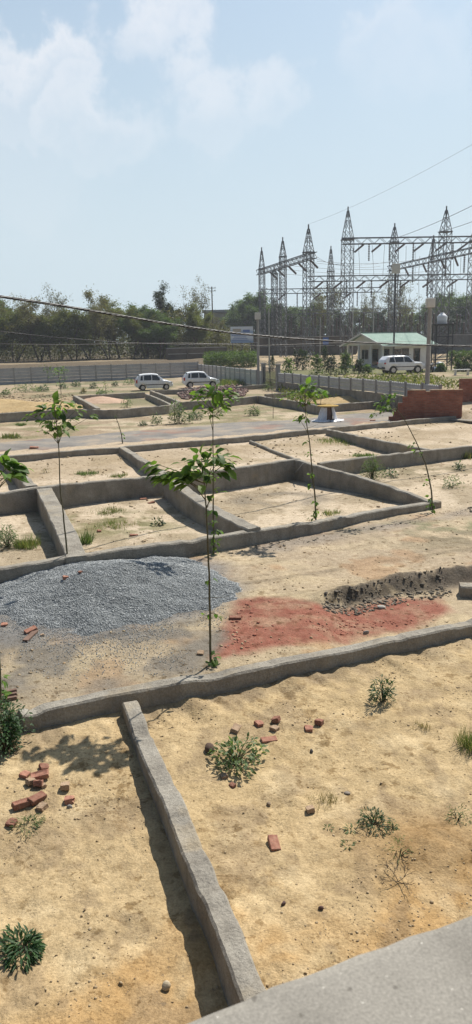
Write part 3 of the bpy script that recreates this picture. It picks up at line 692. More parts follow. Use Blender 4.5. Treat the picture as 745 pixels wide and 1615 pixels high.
def brick(px, py, kind, rz, label, group=None, tilt=(0, 0), dz=0., pale=False, cat='brick', sc=1.0):
    p = G(px, py)
    o = link('brick', (PB if pale else BR)[kind]); z = zat(p[0], p[1])
    r_ = random.Random(px*7+py)
    o.location = (p[0], p[1], z-.02+dz); o.rotation_euler = (math.radians(tilt[0]+r_.uniform(-9, 9)), math.radians(tilt[1]+r_.uniform(-9, 9)), math.radians(rz)); o.scale = (sc*.87,)*3
    return tag(o, label, cat, group)
gp = 'bricks strewn in the near left plot'
brick(40, 1224, 'half', 70, 'reddish half brick at the upper left of the near left brick scatter', gp)
brick(64, 1228, 'frog', 12, 'brick with pale frog face up at the top of the near left scatter', gp, (20, 0), .03)
brick(70, 1214, 'half', 30, 'dark shaded brick fragment behind the brick with the pale frog', gp, (10, 15))
brick(48, 1238, 'half', 130, 'grey dusty half brick leaning against the middle of the near left scatter', gp, (15, 10), .02, True)
brick(61, 1241, 'half', 95, 'bright red half brick in the middle of the near left scatter', gp, (0, 25), .03)
brick(70, 1240, 'bit', 30, 'small pale brick chip beside the bright red half brick', gp, pale=True)
brick(58, 1262, 'full', 55, 'large dusty brick lying across the lower part of the near left scatter', gp, (8, 5), .02)
brick(35, 1270, 'frog', 35, 'red brick with hollow frog facing up, lower left of the scatter', gp, (-12, 0), .02)
brick(67, 1273, 'half', 150, 'small buff brick piece at the lower right of the near left scatter', gp, pale=True)
brick(103, 1243, 'half', 100, 'buff topped half brick standing apart right of the near left scatter', gp, pale=True, dz=.02)
brick(111, 1264, 'half', 10, 'half brick propped on a small grey stone right of the scatter', gp, (0, -12), .01)
brick(20, 1299, 'half', 75, 'reddish half brick left of the trailing grass in the near left plot', gp)
gp = 'bricks strewn beside the leafy weed'
brick(409, 1143, 'half', 30, 'red half brick just behind and right of the leafy weed', gp, (8, 0))
brick(436, 1140, 'half', 160, 'upright brick piece farthest back in the group near the leafy weed', gp, (0, 12), .02)
brick(434, 1151, 'half', 50, 'buff rounded brick piece in the middle of the group near the weed', gp, pale=True)
brick(424, 1166, 'full', 15, 'crumbled dark brick nearest the viewer in the group near the weed', gp, (12, 6), -.02)
brick(488, 1150, 'half', 5, 'left brick of the pair on bare sand behind the tan half brick', gp)
brick(504, 1142, 'half', 60, 'right brick of the pair on bare sand, standing higher', gp, (0, 18), .015)
brick(371, 1150, 'frog', 75, 'pale frogged brick tucked behind the leafy weed', gp, (15, 0), pale=True)
brick(354, 1223, 'half', 110, 'pale brick fragment in front of the leafy weed', gp, pale=True, sc=.8)
brick(368, 1235, 'bit', 40, 'tiny red brick chip on the sand in front of the leafy weed', gp)
brick(432, 1334, 'full', 98, 'single whole red brick lying alone on the open sand', tilt=(0, -6))
brick(490, 1280, 'half', 100, 'single tan half brick standing on the open sand', pale=True, dz=.02, sc=.85)
brick(371, 975, 'full', 4, 'dark red brick at the left tip of the red brick dust', tilt=(0, 0))
brick(317, 1031, 'half', 80, 'buff half brick left of the main sapling stem', pale=True, tilt=(0, -20))
brick(8, 988, 'half', 10, 'red brick lying on the gravel at the left edge of the lane')
brick(49, 998, 'full', 42, 'tilted reddish brick lying on the lane left of the chips', tilt=(14, -12), dz=.03)
brick(68, 1003, 'bit', 20, 'pale brick chip right of the tilted brick on the lane', pale=True)
b_ = brick(106, 940, 'half', 20, 'red brick half sunk in the face of the gravel heap'); b_.location.z += float(heap_z(np.array([b_.location.x]), np.array([b_.location.y]))[0][0])
b_ = brick(130, 939, 'bit', 60, 'small brick chip on the gravel heap beside the half brick'); b_.location.z += float(heap_z(np.array([b_.location.x]), np.array([b_.location.y]))[0][0])
gp = 'bricks in the plot behind the gravel heap'
brick(226, 789, 'full', 20, 'left one of the two whole bricks near the back wall of the gravel heap plot', gp)
brick(239, 794, 'full', 35, 'right one of the two whole bricks near the back wall of the gravel heap plot', gp, (10, 0))
brick(233, 790, 'bit', 0, 'brick chip between the two whole bricks by the back wall', gp)
brick(211, 845, 'full', 20, 'brick lying nearest the front wall behind the gravel heap', gp)
brick(157, 839, 'half', 20, 'dark brick fragment in the sandy plot left of the weed', gp)
brick(54, 708, 'full', 10, 'bright red brick pile left on the grey lane', sc=1.9)
brick(588, 665, 'full', 0, 'red brick left on the lane beside the red brick wall', sc=1.5)
def stone(px, py, s, label, cols, flat=.8):
    p = G(px, py); V, F = clods(np.zeros((1, 3)), [s], flat)
    o = link('stone', mesh_tris('stone', V, F, noisy('stone', cols, tuple(c*1.25 for c in cols), 12, .9, .5, .01, 50)))
    o.location = (p[0], p[1], zat(p[0], p[1])+s*.35); s_ = o.modifiers.new('round', 'SUBSURF'); s_.levels = s_.render_levels = 2
    tag(o, label, 'stone')
stone(263, 1560, .05, 'pale round stone near the foot of the parapet', (.36, .3, .21), .9)
stone(448, 1431, .036, 'dark purple brown stone on the ochre sand', (.08, .05, .045))
stone(506, 1438, .03, 'small dark stone right of the purple brown one', (.1, .06, .05))
stone(491, 1184, .032, 'dark pebble on the sand right of the leafy weed', (.09, .085, .08))
stone(330, 1184, .10, 'dark brown earth lump at the left foot of the leafy weed', (.09, .06, .045))
stone(111, 1273, .04, 'light grey stone under the propped half brick', (.28, .26, .23))
stone(548, 1248, .03, 'grey stone in the sand right of the tan half brick', (.2, .17, .14))
stone(578, 985, .06, 'grey stone on the red dust at the foot of the dug bank', (.22, .2, .18))
stone(602, 945, .07, 'pale lump of mortar at the top of the dug bank', (.33, .31, .27))
stone(424, 1267, .045, 'crumbly brown clod on the sand behind the single whole brick', (.2, .15, .1))
def plank(px, py, px2, py2, w, h, label, dz=0., name='plank', mat='wood', cat='plank'):
    a, b = G(px, py), G(px2, py2); m = MB()
    a[2] = zat(a[0], a[1])+h/2+dz; b[2] = zat(b[0], b[1])+h/2+dz
    m.bar(a, b, w, h); o = m.build(name, M[mat], bevel=.006); tag(o, label, cat)
plank(40, 1014, 57, 997, .09, .03, 'brown wooden offcut lying below the tilted brick on the lane', .01)
for k, lab in enumerate(('farthest', 'middle', 'nearest')):
    plank(-20, 1101+k*5, 27, 1092+k*5.2, .05, .045, 'dark wet plank beside the left shrub, %s of three' % lab, .005)
p = G(700, 667); 
plank(712, 664, 790, 671, .55, .08, 'pale concrete plank lying in the plot right of the red brick wall', .02, 'concrete_plank', 'concrete', 'plank')
m = MB(); a = G(459, 753); a[2] += .05; b = onz(478, 731, .68); m.tube([a, (a+b)/2+np.array([0, 0, -.04]), b], .018, 5)
tag(m.build('pale_stick', M['post'], smooth=True), 'thin pale stick leaning on the corner of the dividing wall', 'stick')
# ------------------------------------------------------------------ saplings
def sapling(label, path, leaves, L, r0=.016, r1=.006, base=None, mat='leaf_sap', name='sapling', group='saplings planted between the plots'):
    b = G(*(base or path[0])); Yb = b[1]; z0 = zat(b[0], b[1])
    P = np.array([onY(a, c, Yb) for a, c in path]); P[0] = (P[0][0], Yb, z0-.05)
    P[1:, 1] += rng.normal(size=len(P)-1)*.03
    root = empty(name, (b[0], b[1], z0)); org = np.array([b[0], b[1], z0])
    Q = resample(P, 26); Q[:, 0] += (fbm(np.linspace(0, 5, 26), np.full(26, b[0]*9), 5)-.5)*.05; Q[:, 1] += (fbm(np.linspace(0, 5, 26), np.full(26, b[0]*7), 6)-.5)*.05
    mt = MB(); mt.tube(Q-org, np.linspace(r0, r1, 26), 6)
    fol = []
    for px, py, n, sp in leaves:
        n = int(math.ceil(n*(1.8 if sp > 4.5 else 1.5)))
        c = onY(px, py, Yb); m = ppm(c); s = sp/m
        j = int(np.argmin(np.linalg.norm(Q-c-np.array([0, 0, -.5*s]), axis=1))); j = max(0, j-2) if np.linalg.norm(Q[j]-c) > .12 else j
        c[1] += rng.normal()*s*.5
        if np.linalg.norm(Q[j]-c) > .1:
            mid = (Q[j]+c)/2+np.array([0, 0, .02]); mt.tube(np.array([Q[j], mid, c])-org, [r1*.9, r1*.7, r1*.4], 4)
        pos = c+rng.normal(size=(n, 3))*s*np.array([.66, .8, .45])
        out = pos-Q[j]; out[:, 2] *= .3; out += rng.normal(size=(n, 3))*s*.8; out[:, 2] -= .45*np.linalg.norm(out[:, :2], axis=1)+.01
        sz = L*rng.uniform(.4, 1.1, n)*(1 if sp > 7 else .6)
        fol.append(scatter(LEAF_V, LEAF_F, pos-org, rots(n, out), np.stack([sz*1.12, sz*1.04, sz], 1)))
    for k in range(7):
        j = rng.integers(5, 25); q_ = Q[j]+np.array([rng.normal()*.14, rng.normal()*.14, .07])*(L/.2); mt.tube(np.array([Q[j], (Q[j]+q_)/2+np.array([0, 0, -.01]), q_])-org, [r1*.5, r1*.4, r1*.2], 4)
    mt.build('trunk', M['stem'], root, True)
    link('foliage', mesh_tris('foliage', *join(fol), M[mat], True), root)
    return tag(root, label, 'sapling', group)
sapling('large leaved sapling nearest the viewer, rising beside the gravel and red dust', [(333, 1048), (331.5, 950), (329, 870), (327, 800), (322, 765), (317, 738)],
        [(333, 738, 17, 20), (312, 746, 12, 12), (298, 758, 8, 9), (282, 752, 6, 9), (268, 752, 7, 11), (240, 738, 3, 8), (249, 733, 4, 9), (258, 746, 6, 10), (276, 746, 5, 10), (318, 722, 6, 10), (345, 728, 8, 12), (354, 732, 4, 7), (340, 772, 2, 7), (332, 780, 2, 6), (309, 730, 6, 9), (322, 755, 6, 11),
         (338, 1036, 7, 5), (333, 1045, 5, 5), (343, 970, 2, 5), (326, 972, 2, 5), (333, 915, 2, 4)], .19, .02, .009)
sapling('slim sapling just behind the nearest one, crown above the back wall', [(338, 874), (337, 800), (337, 740), (336.5, 690), (336, 650), (338, 615)],
        [(338, 618, 12, 9), (325, 622, 6, 8), (352, 622, 8, 9), (366, 626, 4, 6), (374, 630, 2, 4), (318, 634, 5, 8), (345, 634, 5, 8), (358, 640, 3, 6), (313, 626, 4, 6), (328, 650, 4, 7), (342, 655, 3, 6), (337, 706, 3, 5), (338, 755, 3, 5),
         (340, 838, 8, 4), (336, 822, 6, 4), (339, 855, 6, 4), (334, 806, 5, 4), (338, 868, 4, 4)], .235, .022, .008)
sapling('sapling with a dense dark leaf clump halfway, before the back plots', [(500, 834), (497, 785), (492, 735), (488, 695), (483, 660), (481, 622)],
        [(484, 614, 14, 8), (496, 620, 9, 8), (504, 616, 5, 6), (470, 619, 6, 7), (462, 626, 4, 6), (447, 625, 5, 6), (511, 618, 4, 4), (479, 634, 12, 7), (477, 657, 11, 6), (473, 662, 6, 4), (485, 661, 4, 4),
         (485, 697, 3, 3), (489, 715, 4, 3), (492, 748, 6, 4), (490, 765, 3, 3), (496, 790, 4, 3), (498, 806, 6, 4), (495, 815, 4, 4), (499, 826, 3, 3)], .215, .024, .009)
sapling('leaning sapling at the right, crown drooping across the brick wall', [(684, 808), (680, 770), (670, 730), (656, 695), (642, 668), (630, 650), (616, 636)],
        [(613, 634, 9, 8), (622, 626, 6, 6), (606, 641, 9, 7), (600, 646, 7, 6), (594, 652, 4, 4), (591, 655, 3, 3), (618, 645, 6, 6), (628, 622, 5, 4), (652, 700, 3, 4), (656, 711, 4, 4), (664, 718, 4, 4), (675, 762, 4, 4), (679, 785, 7, 4), (682, 795, 6, 4), (681, 803, 4, 4)], .2, .024, .008)
sapling('tall thin sapling behind the gravel heap with one yellow leaf', [(108, 893), (103, 845), (97, 780), (94, 720), (92, 690), (89, 660), (86, 632)],
        [(86, 640, 8, 9), (72, 648, 6, 8), (62, 652, 5, 6), (47, 656, 4, 5), (44, 660, 2, 4), (98, 640, 5, 8), (112, 640, 5, 7), (122, 645, 6, 7), (147, 655, 5, 6), (80, 668, 6, 9), (90, 676, 8, 8), (103, 668, 6, 8), (116, 660, 5, 6), (76, 680, 4, 7), (92, 655, 6, 9), (104, 672, 3, 6)], .215, .02, .007, base=(107, 903))
sapling('sapling cut off by the left edge of the picture', [(1, 1112), (-1, 1060), (-6, 950), (-10, 850), (-12, 780), (-8, 735)],
        [(10, 738, 6, 9), (20, 745, 5, 9), (30, 740, 4, 5), (14, 755, 3, 6), (-15, 738, 10, 18), (-30, 750, 8, 18), (5, 730, 4, 9), (1, 1070, 3, 5), (4, 1095, 5, 6)], .21, .018, .008)
sapling('short leaning sapling stick at the edge of the grey lane', [(194, 700), (192, 688), (188, 672), (182, 656)], [(192, 690, 5, 3), (193, 684, 4, 2.5), (183, 657, 3, 2)], .2, .03, .012)
sapling('leafy young sapling behind the lane, left of the green weeds strip', [(276, 668), (275, 655), (276, 640), (278, 628)], [(276, 634, 14, 6), (270, 642, 10, 6), (284, 638, 9, 5), (277, 650, 10, 5)], .2, .02, .01)
sapling('bare stemmed sapling beside the corner of the far dividing wall', [(431, 660), (431, 640), (430, 625), (428, 606)], [(428, 610, 8, 4), (423, 606, 5, 4), (432, 603, 5, 3)], .16, .02, .01)
sapling('tall young tree on the ochre soil at the far left', [(97, 622), (95, 605), (92, 590), (90, 574)], [(92, 584, 26, 9), (82, 590, 16, 7), (100, 592, 16, 7), (96, 606, 20, 7), (70, 582, 9, 5), (104, 581, 10, 5)], .3, .03, .012)
sapling('young tree between the ochre soil and the grey fence', [(168, 625), (167, 612), (165, 600)], [(166, 608, 18, 7), (172, 616, 14, 5), (158, 615, 8, 5)], .26, .03, .012)
sapling('small sapling at the far end of the drum, right of the leaf clump', [(506, 640), (507, 625), (508, 616)], [(508, 617, 14, 4), (514, 622, 8, 4)], .22, .02, .01)
# ------------------------------------------------------------------ weeds and grass
def weed(label, px, py, w, h, n, L, mat='leaf_weed', kind='leafy', name='weed', cat='weed', group=None, stems=True, wl=.8):
    b = G(px, py); z = zat(b[0], b[1]); m = ppm(b)
    r = w/2/m; hh = h/m
    root = empty(name, (b[0], b[1], z), rng.uniform(0, 6))
    if kind == 'leafy':
        a = rng.uniform(0, 2*math.pi, n); q = rng.random(n)**.5; t = rng.random(n)**.7
        irr = .4+.95*vnoise(a*1.6, np.zeros(n)+px, 7)
        pos = np.stack([np.cos(a)*q*r*irr, np.sin(a)*q*r*irr, hh*t*np.sqrt(1-.8*q*q)], 1)
        out = np.stack([np.cos(a)*(.3+q), np.sin(a)*(.3+q), .6-.9*q+rng.normal(size=n)*.4], 1)+rng.normal(size=(n, 3))*.35
        sz = L*rng.uniform(.55, 1.2, n)
        V, F = scatter(LEAF_V, LEAF_F, pos, rots(n, out), np.stack([sz*wl, sz, sz], 1))
        link('foliage', mesh_tris('foliage', V, F, M[mat], True), root)
        if stems:
            ms = MB()
            for k in range(max(4, int(n/14))):
                e = pos[rng.integers(n)]; ms.tube([(e[0]*.1, e[1]*.1, -.03), (e[0]*.5, e[1]*.5, e[2]*.6), e], [.006, .005, .003], 4)
            ms.build('stems', M['stem'], root)
    else:
        a = rng.uniform(0, 2*math.pi, n); q = rng.random(n)
        cl = rng.uniform(-1, 1, (max(9, n//16), 2)); ci = cl[rng.integers(len(cl), size=n)]*r*.85+rng.normal(size=(n, 2))*r*.2
        pos = np.stack([ci[:, 0], ci[:, 1], np.full(n, -.02)], 1)
        lean = rng.uniform(.15, .8, n)
        out = np.stack([np.cos(a)*lean, np.sin(a)*lean, np.ones(n)*.9], 1)+rng.normal(size=(n, 3))*.2
        sz = hh*rng.uniform(.5, 1.15, n)
        V, F = scatter(BLADE_V, BLADE_F, pos, rots(n, out), np.stack([np.full(n, L), sz, sz*.8], 1))
        link('blades', mesh_tris('blades', V, F, M[mat], True), root)['kind'] = 'stuff'
    return tag(root, label, cat, group)
weed('large leafy pale green weed in the sand near the brick group', 371, 1202, 82, 42, 330, .07)
weed('spiky dark green weed on the slope under the near wall', 604, 1108, 40, 44, 260, .075, 'leaf_dark', wl=.4)
weed('brownish grass tuft at the right edge of the sand', 742, 1182, 44, 40, 420, .006, 'leaf_grass', 'grass', 'grass_tuft', 'grass tuft')
weed('dense dark green shrub at the left edge by the near wall', 10, 1182, 74, 88, 1500, .05, 'leaf_dark', name='shrub', cat='shrub')
weed('low dark green rosette weed with toothed leaves at bottom left', 38, 1500, 78, 26, 340, .085, 'leaf_dark', stems=False, wl=.42)
weed('trailing green grass beside the near left brick scatter', 46, 1302, 46, 12, 200, .05, 'leaf_weed', stems=False, wl=.3)
weed('low dark green patch of weed right of the tan half brick', 592, 1304, 50, 20, 300, .045, 'leaf_dark', wl=.45)
gp = 'tiny rosette weeds on the sand'
weed('tiny flat rosette, middle one of three before the dark weed patch', 554, 1312, 18, 5, 22, .05, 'leaf_weed', stems=False, group=gp, wl=.5)
weed('tiny flat rosette nearest the parapet, below the other two', 548, 1338, 18, 5, 22, .05, 'leaf_weed', stems=False, group=gp, wl=.5)
weed('tiny flat rosette farthest left, near the tan half brick', 519, 1306, 15, 5, 18, .045, 'leaf_weed', stems=False, group=gp, wl=.5)
weed('sparse green weed at the top edge of the brown mound', 722, 1294, 44, 18, 90, .045, 'leaf_weed', wl=.35)
weed('thin grassy weed on the left flank of the brown mound', 630, 1360, 34, 34, 70, .045, 'leaf_grass', wl=.3)
weed('small weed left of the brown mound top', 620, 1312, 24, 14, 50, .04, 'leaf_weed', wl=.4)
weed('pale dry scrub low on the sand at the right', 664, 1148, 24, 12, 120, .005, 'leaf_dry', 'grass', 'grass_tuft', 'grass tuft')
weed('faint dry scrub behind the tan half brick', 512, 1262, 50, 16, 220, .004, 'leaf_dry', 'grass', 'grass_tuft', 'grass tuft')
weed('bright green bush in the plot at the left edge behind the gravel', 12, 864, 44, 36, 520, .09, 'leaf_weed', wl=.35, name='bush', cat='bush')
weed('yellowing grass clump beside the bright green bush', 42, 864, 34, 20, 380, .012, 'leaf_grass', 'grass', 'grass_tuft', 'grass tuft')
weed('upright grass clump right of the wide dividing wall end', 135, 857, 20, 26, 170, .015, 'leaf_weed', 'grass', 'grass_tuft', 'grass tuft')
weed('sparse yellow grass patch in the plot behind the gravel', 182, 830, 64, 8, 340, .012, 'leaf_grass', 'grass', 'grass_patch', 'grass patch')
weed('thin green grass patch farther back behind the gravel', 170, 808, 44, 8, 300, .012, 'leaf_grass', 'grass', 'grass_patch', 'grass patch')
weed('small dark weed in the sandy plot behind the gravel', 250, 827, 20, 12, 60, .09, 'leaf_dark')
weed('tall fluffy green bush beside the dividing wall', 587, 758, 32, 40, 900, .1, 'leaf_weed', wl=.25, name='bush', cat='bush')
weed('low dark weed right of the fluffy bush', 616, 753, 24, 14, 110, .1, 'leaf_dark')
weed('small dark weed left of the grassy right edge', 724, 740, 18, 12, 110, .09, 'leaf_dark')
weed('round grey green weed in the plot behind the leaning sapling', 713, 769, 30, 20, 180, .1, 'leaf_weed', wl=.4)
weed('dense grass tuft cut by the right edge of the picture', 742, 722, 32, 16, 420, .02, 'leaf_grass', 'grass', 'grass_tuft', 'grass tuft')
weed('thin weeds at the foot of the dividing wall by the leaning sapling', 525, 810, 30, 10, 150, .014, 'leaf_grass', 'grass', 'grass_tuft', 'grass tuft')
weed('green grass patch in the far left plot by the lane, left one', 140, 749, 34, 7, 240, .02, 'leaf_weed', 'grass', 'grass_patch', 'grass patch')
weed('pale green grass patch right of the other one by the lane', 192, 752, 30, 7, 180, .02, 'leaf_grass', 'grass', 'grass_patch', 'grass patch')
weed('little dry plant in the far left plot by the lane', 74, 747, 12, 10, 70, .08, 'leaf_dry', wl=.4)
weed('wide green grass patch in the sandy back plot', 545, 697, 80, 8, 700, .02, 'leaf_grass', 'grass', 'grass_patch', 'grass patch')
weed('low green grass by the wall behind the fluffy bush', 578, 720, 36, 7, 420, .025, 'leaf_weed', 'grass', 'grass_patch', 'grass patch')
gv = 'weeds along the verge beyond the lane'
weed('upright grey green weed in the plot below the first hatchback', 201, 643, 18, 17, 170, .16, 'leaf_weed', group=gv, wl=.5)
weed('grey green bush at the left end of the verge strip', 248, 670, 16, 20, 150, .18, 'leaf_weed', group=gv, wl=.5)
weed('largest bushy weed in the verge strip behind the slim sapling crown', 283, 668, 34, 30, 520, .18, 'leaf_weed', group=gv, wl=.5)
weed('spreading weed right of the largest bushy weed on the verge', 308, 662, 30, 14, 260, .18, 'leaf_dark', group=gv, wl=.5)
weed('low round weed on bare sand at the lane edge', 226, 671, 15, 7, 130, .14, 'leaf_dark', group=gv, wl=.5)
weed('round green bush below the far dividing wall corner', 401, 656, 24, 15, 260, .18, 'leaf_weed', group=gv, wl=.5)
weed('weed strip seen through the slim sapling crown', 345, 655, 26, 12, 200, .16, 'leaf_weed', group=gv, wl=.5)
weed('grassy weed at the left end of the lane verge', 18, 690, 32, 9, 260, .03, 'leaf_grass', 'grass', group=gv)
weed('low weed by the dark wall at the far left verge', 32, 671, 18, 6, 140, .03, 'leaf_weed', 'grass', group=gv)
weed('tall reedy weed beside the bare stemmed sapling', 424, 617, 14, 16, 160, .2, 'leaf_weed', group=gv, wl=.3)
gv = 'weeds in the rough lot before the fence'
for px, py, w, h, lab, mt in ((42, 619, 46, 14, 'wide grey green weed clump before the grey fence at far left', 'leaf_weed'), (68, 617, 18, 10, 'dark weed right of the wide clump before the grey fence', 'leaf_dark'), (120, 610, 16, 9, 'weed midway along the grey fence, left of centre', 'leaf_dark'),
                              (148, 612, 10, 9, 'small dark weed standing before a fence post', 'leaf_dark'), (205, 607, 16, 10, 'weed at the fence just left of the first hatchback', 'leaf_weed'), (300, 603, 30, 8, 'low green weeds between the two hatchbacks', 'leaf_weed'),
                              (10, 622, 14, 8, 'weed at the left edge before the grey fence', 'leaf_weed'), (160, 622, 14, 7, 'pale weed below the young tree near the grey fence', 'leaf_weed'), (100, 613, 12, 8, 'weed at the foot of the tall young tree', 'leaf_dark'), (132, 621, 9, 8, 'thin weed left of the pinkish sand plot', 'leaf_dry'), (182, 609, 9, 7, 'tiny weed at the foot of the grey fence', 'leaf_dark')):
    weed(lab, px, py, w, h, int(60+w*6), .26, mt, group=gv, wl=.45)
weed('strip of tall green grass along the fence right of the second hatchback', 372, 606, 58, 10, 900, .05, 'leaf_grass', 'grass', 'grass_patch', 'grass patch')
# dry twig on the brown mound
b = G(628, 1398); m = MB(); r_ = random.Random(4)
def twig(p, d, L, r, k):
    q = p+d*L; m.tube([p, (p+q)/2+np.array([r_.uniform(-1, 1), r_.uniform(-1, 1), r_.uniform(-.5, .8)])*L*.1, q], [r, r*.8, r*.6], 4)
    if k:
        for _ in range(3):
            d2 = d+np.array([r_.uniform(-.8, .8), r_.uniform(-.8, .8), r_.uniform(-.2, .4)]); twig(p+d*L*r_.uniform(.4, 1), d2/np.linalg.norm(d2), L*.65, r*.65, k-1)
for a in (0.4, 2.0, 3.6, 5.2): twig(np.array([b[0], b[1], zat(b[0], b[1])+.01]), np.array([math.cos(a)*.8, math.sin(a)*.8, .35]), .13, .004, 2)
tag(m.build('dry_twig', M['bark'], smooth=True), 'bare branching dead twig on the brown mound', 'twig')
# ------------------------------------------------------------------ trees
def tree_meshes(seed, kind, h=10.0, spread=5.0, dens=1.0, bare=.0):
    r = np.random.default_rng(seed); mt = MB(); tips = []
    def limb(p, d, L, rad, lvl):
        n = 5; pts = [p]; q = p.copy(); dd = d.copy()
        for i in range(n):
            dd = dd+r.normal(size=3)*.16+np.array([0, 0, -.03 if lvl > 1 else .05]); dd /= np.linalg.norm(dd)
            q = q+dd*L/n; pts.append(q.copy())
        mt.tube(pts, np.linspace(rad, rad*.55, n+1), 5 if lvl < 2 else 3)
        if lvl >= 2:
            tips.extend([pts[3], pts[5]])
        if lvl < 3:
            for k in range(3 if lvl else 4):
                a = r.uniform(0, 2*math.pi); up = r.uniform(.1, .75) if lvl else r.uniform(.45, 1.0)
                nd = dd*.55+np.array([math.cos(a), math.sin(a), 0])*.8+np.array([0, 0, up*.6]); nd /= np.linalg.norm(nd)
                limb(pts[r.integers(2, n+1)], nd, L*r.uniform(.55, .8), rad*.5, lvl+1)
    ns = r.integers(2, 5)
    for k in range(ns):
        a = r.uniform(0, 2*math.pi); limb(np.array([math.cos(a)*.15, math.sin(a)*.15, -.2]), np.array([math.cos(a)*.42, math.sin(a)*.42, .9]), h*.34, .13, 0)
    T = np.array(tips)
    sx = spread/max(1e-6, np.percentile(np.hypot(T[:, 0], T[:, 1]), 92)); sz = (h*.96)/np.percentile(T[:, 2], 97)
    S = np.array([sx, sx, sz])
    mt.v = [v*S for v in mt.v]; T = T*S
    T = T[r.random(len(T)) > bare]
    nl = int(190*dens)
    cr = r.uniform(.45, 1.15, len(T))
    pos = T.repeat(nl, 0)+r.normal(size=(len(T)*nl, 3))*(cr.repeat(nl)[:, None])*np.array([.62, .62, .36])
    # sprays that hang below and fill the body of the crown
    pos = pos[pos[:, 2] > h*.06]
    n = len(pos); s = r.uniform(.12, .28, n)
    out = r.normal(size=(n, 3)); out[:, 2] = out[:, 2]*.5-.25
    V, F = scatter(SIM_V, SIM_F, pos, rots(n, out, 1.0), np.stack([s*1.3, s*1.5, s], 1))
    tm = MB(); tm.v, tm.f, tm.n = mt.v, mt.f, mt.n
    o = tm.build('trunk', M['bark'], None, True); me = o.data; COL.objects.unlink(o); bpy.data.objects.remove(o)
    return me, mesh_tris('crown', V, F, M[kind])
TV = {'olive': [tree_meshes(201, 'crown_olive', 10, 5.2, .85), tree_meshes(202, 'crown_olive', 9, 5.6, .8, .1)],
      'brown': [tree_meshes(211, 'crown_brown', 10, 4.8, .55, .15), tree_meshes(212, 'crown_brown', 10.5, 5, .32, .3)],
      'green': [tree_meshes(221, 'crown_green', 10, 5.6, .95), tree_meshes(222, 'crown_green', 8.5, 6, .95)],
      'dark': [tree_meshes(231, 'crown_dark', 10, 4.2, 1.0)],
      'bare': [tree_meshes(241, 'crown_brown', 11, 4.5, .16, .45)]}
def tree(kind, px, ytop, Y, w, label, group, v=0):
    tm, cm = TV[kind][v % len(TV[kind])]
    hp = 10.0
    p = onY(px, 560, Y); z = zat(p[0], Y); top = onY(px, ytop, Y)[2]
    root = empty('tree', (p[0], Y, z-.1), rng.uniform(0, 6.28)); s = (top-z)/10.2
    sw = w/ppm((p[0], Y, z+4))/10.4
    root.scale = (sw, sw, s)
    link('trunk', tm, root); link('crown', cm, root)
    return tag(root, label, 'tree', group)
gl = 'trees beyond the grey concrete fence'
row = [('green', -12, 474, 150, 100, 'broad green crown at the left edge rising behind the brown scrub'),
       ('olive', 22, 482, 132, 84, 'olive tree leftmost in front, trunks forked low'),
       ('brown', 62, 476, 131, 80, 'brown tree with a dark leaning trunk beyond the grey fence'),
       ('bare', 98, 464, 138, 66, 'tallest brown tree with bare twigs poking above the cable'),
       ('brown', 142, 464, 136, 80, 'second twiggy brown tree, right of the tallest bare one'),
       ('olive', 118, 480, 130, 76, 'low olive tree standing under the two twiggy brown ones'),
       ('olive', 190, 474, 140, 80, 'full crowned olive tree above the first hatchback'),
       ('brown', 172, 482, 131, 66, 'brownish tree just left of the first hatchback'),
       ('green', 232, 484, 134, 70, 'low spreading green tree behind the first hatchback roof'),
       ('dark', 270, 462, 140, 62, 'dark green round tree between the two hatchbacks'),
       ('bare', 312, 456, 140, 58, 'tall grey twiggy tree left of the wooden pole'),
       ('green', 252, 490, 130, 60, 'low green bushy tree in front of the round dark tree'),
       ('olive', 300, 484, 132, 54, 'low olive tree in front of the grey twiggy tree'),
       ('brown', 336, 502, 138, 34, 'small brownish tree at the foot of the wooden pole'),
       ('olive', 208, 490, 130, 58, 'dark olive tree right behind the fence beside the first hatchback'),
       ('brown', 30, 476, 146, 70, 'dull brown tree behind the leftmost olive tree'),
       ('olive', 82, 500, 129, 50, 'shrubby olive tree nearest the fence under the dark leaning trunk')]
for i, (k, px, yt, Y, w, lab) in enumerate(row): tree(k, px, yt, Y, w, lab, gl, i)
gr = 'trees behind the switchyard'
row = [('green', 396, 466, 190, 72, 'green tree behind the advertising board'), ('green', 446, 470, 200, 70, 'spreading green tree behind the leftmost lattice towers'),
       ('dark', 425, 482, 185, 60, 'dark tree low behind the street lamp pole'), ('brown', 520, 456, 195, 60, 'sparse flat topped tree behind the tallest tower'),
       ('green', 492, 480, 205, 64, 'low green tree right of the leftmost towers'), ('bare', 586, 462, 190, 44, 'thin twiggy tree left of the pale box on the tall pole'),
       ('bare', 628, 446, 190, 60, 'tallest grey twiggy tree behind the green roofed house'), ('olive', 566, 478, 200, 60, 'olive tree behind the left end of the green roof'),
       ('green', 690, 466, 195, 62, 'green tree behind the white water tank'), ('green', 732, 454, 190, 70, 'rounded green tree at the right edge'),
       ('olive', 650, 486, 205, 66, 'olive tree between the twiggy tree and the water tank'), ('dark', 470, 496, 180, 60, 'dark low tree behind the boundary wall'), ('dark', 545, 496, 182, 66, 'dark low tree left of the green roof'),
       ('dark', 600, 494, 184, 70, 'dark low tree directly behind the green roof'), ('dark', 710, 492, 182, 66, 'dark low tree behind the water tank frame')]
for i, (k, px, yt, Y, w, lab) in enumerate(row): tree(k, px, yt, Y, w, lab, gr, i)
M['undergrowth'] = leafmat('undergrowth', [(.06, .06, .026), (.10, .092, .038), (.13, .118, .046), (.085, .10, .036)], .35)
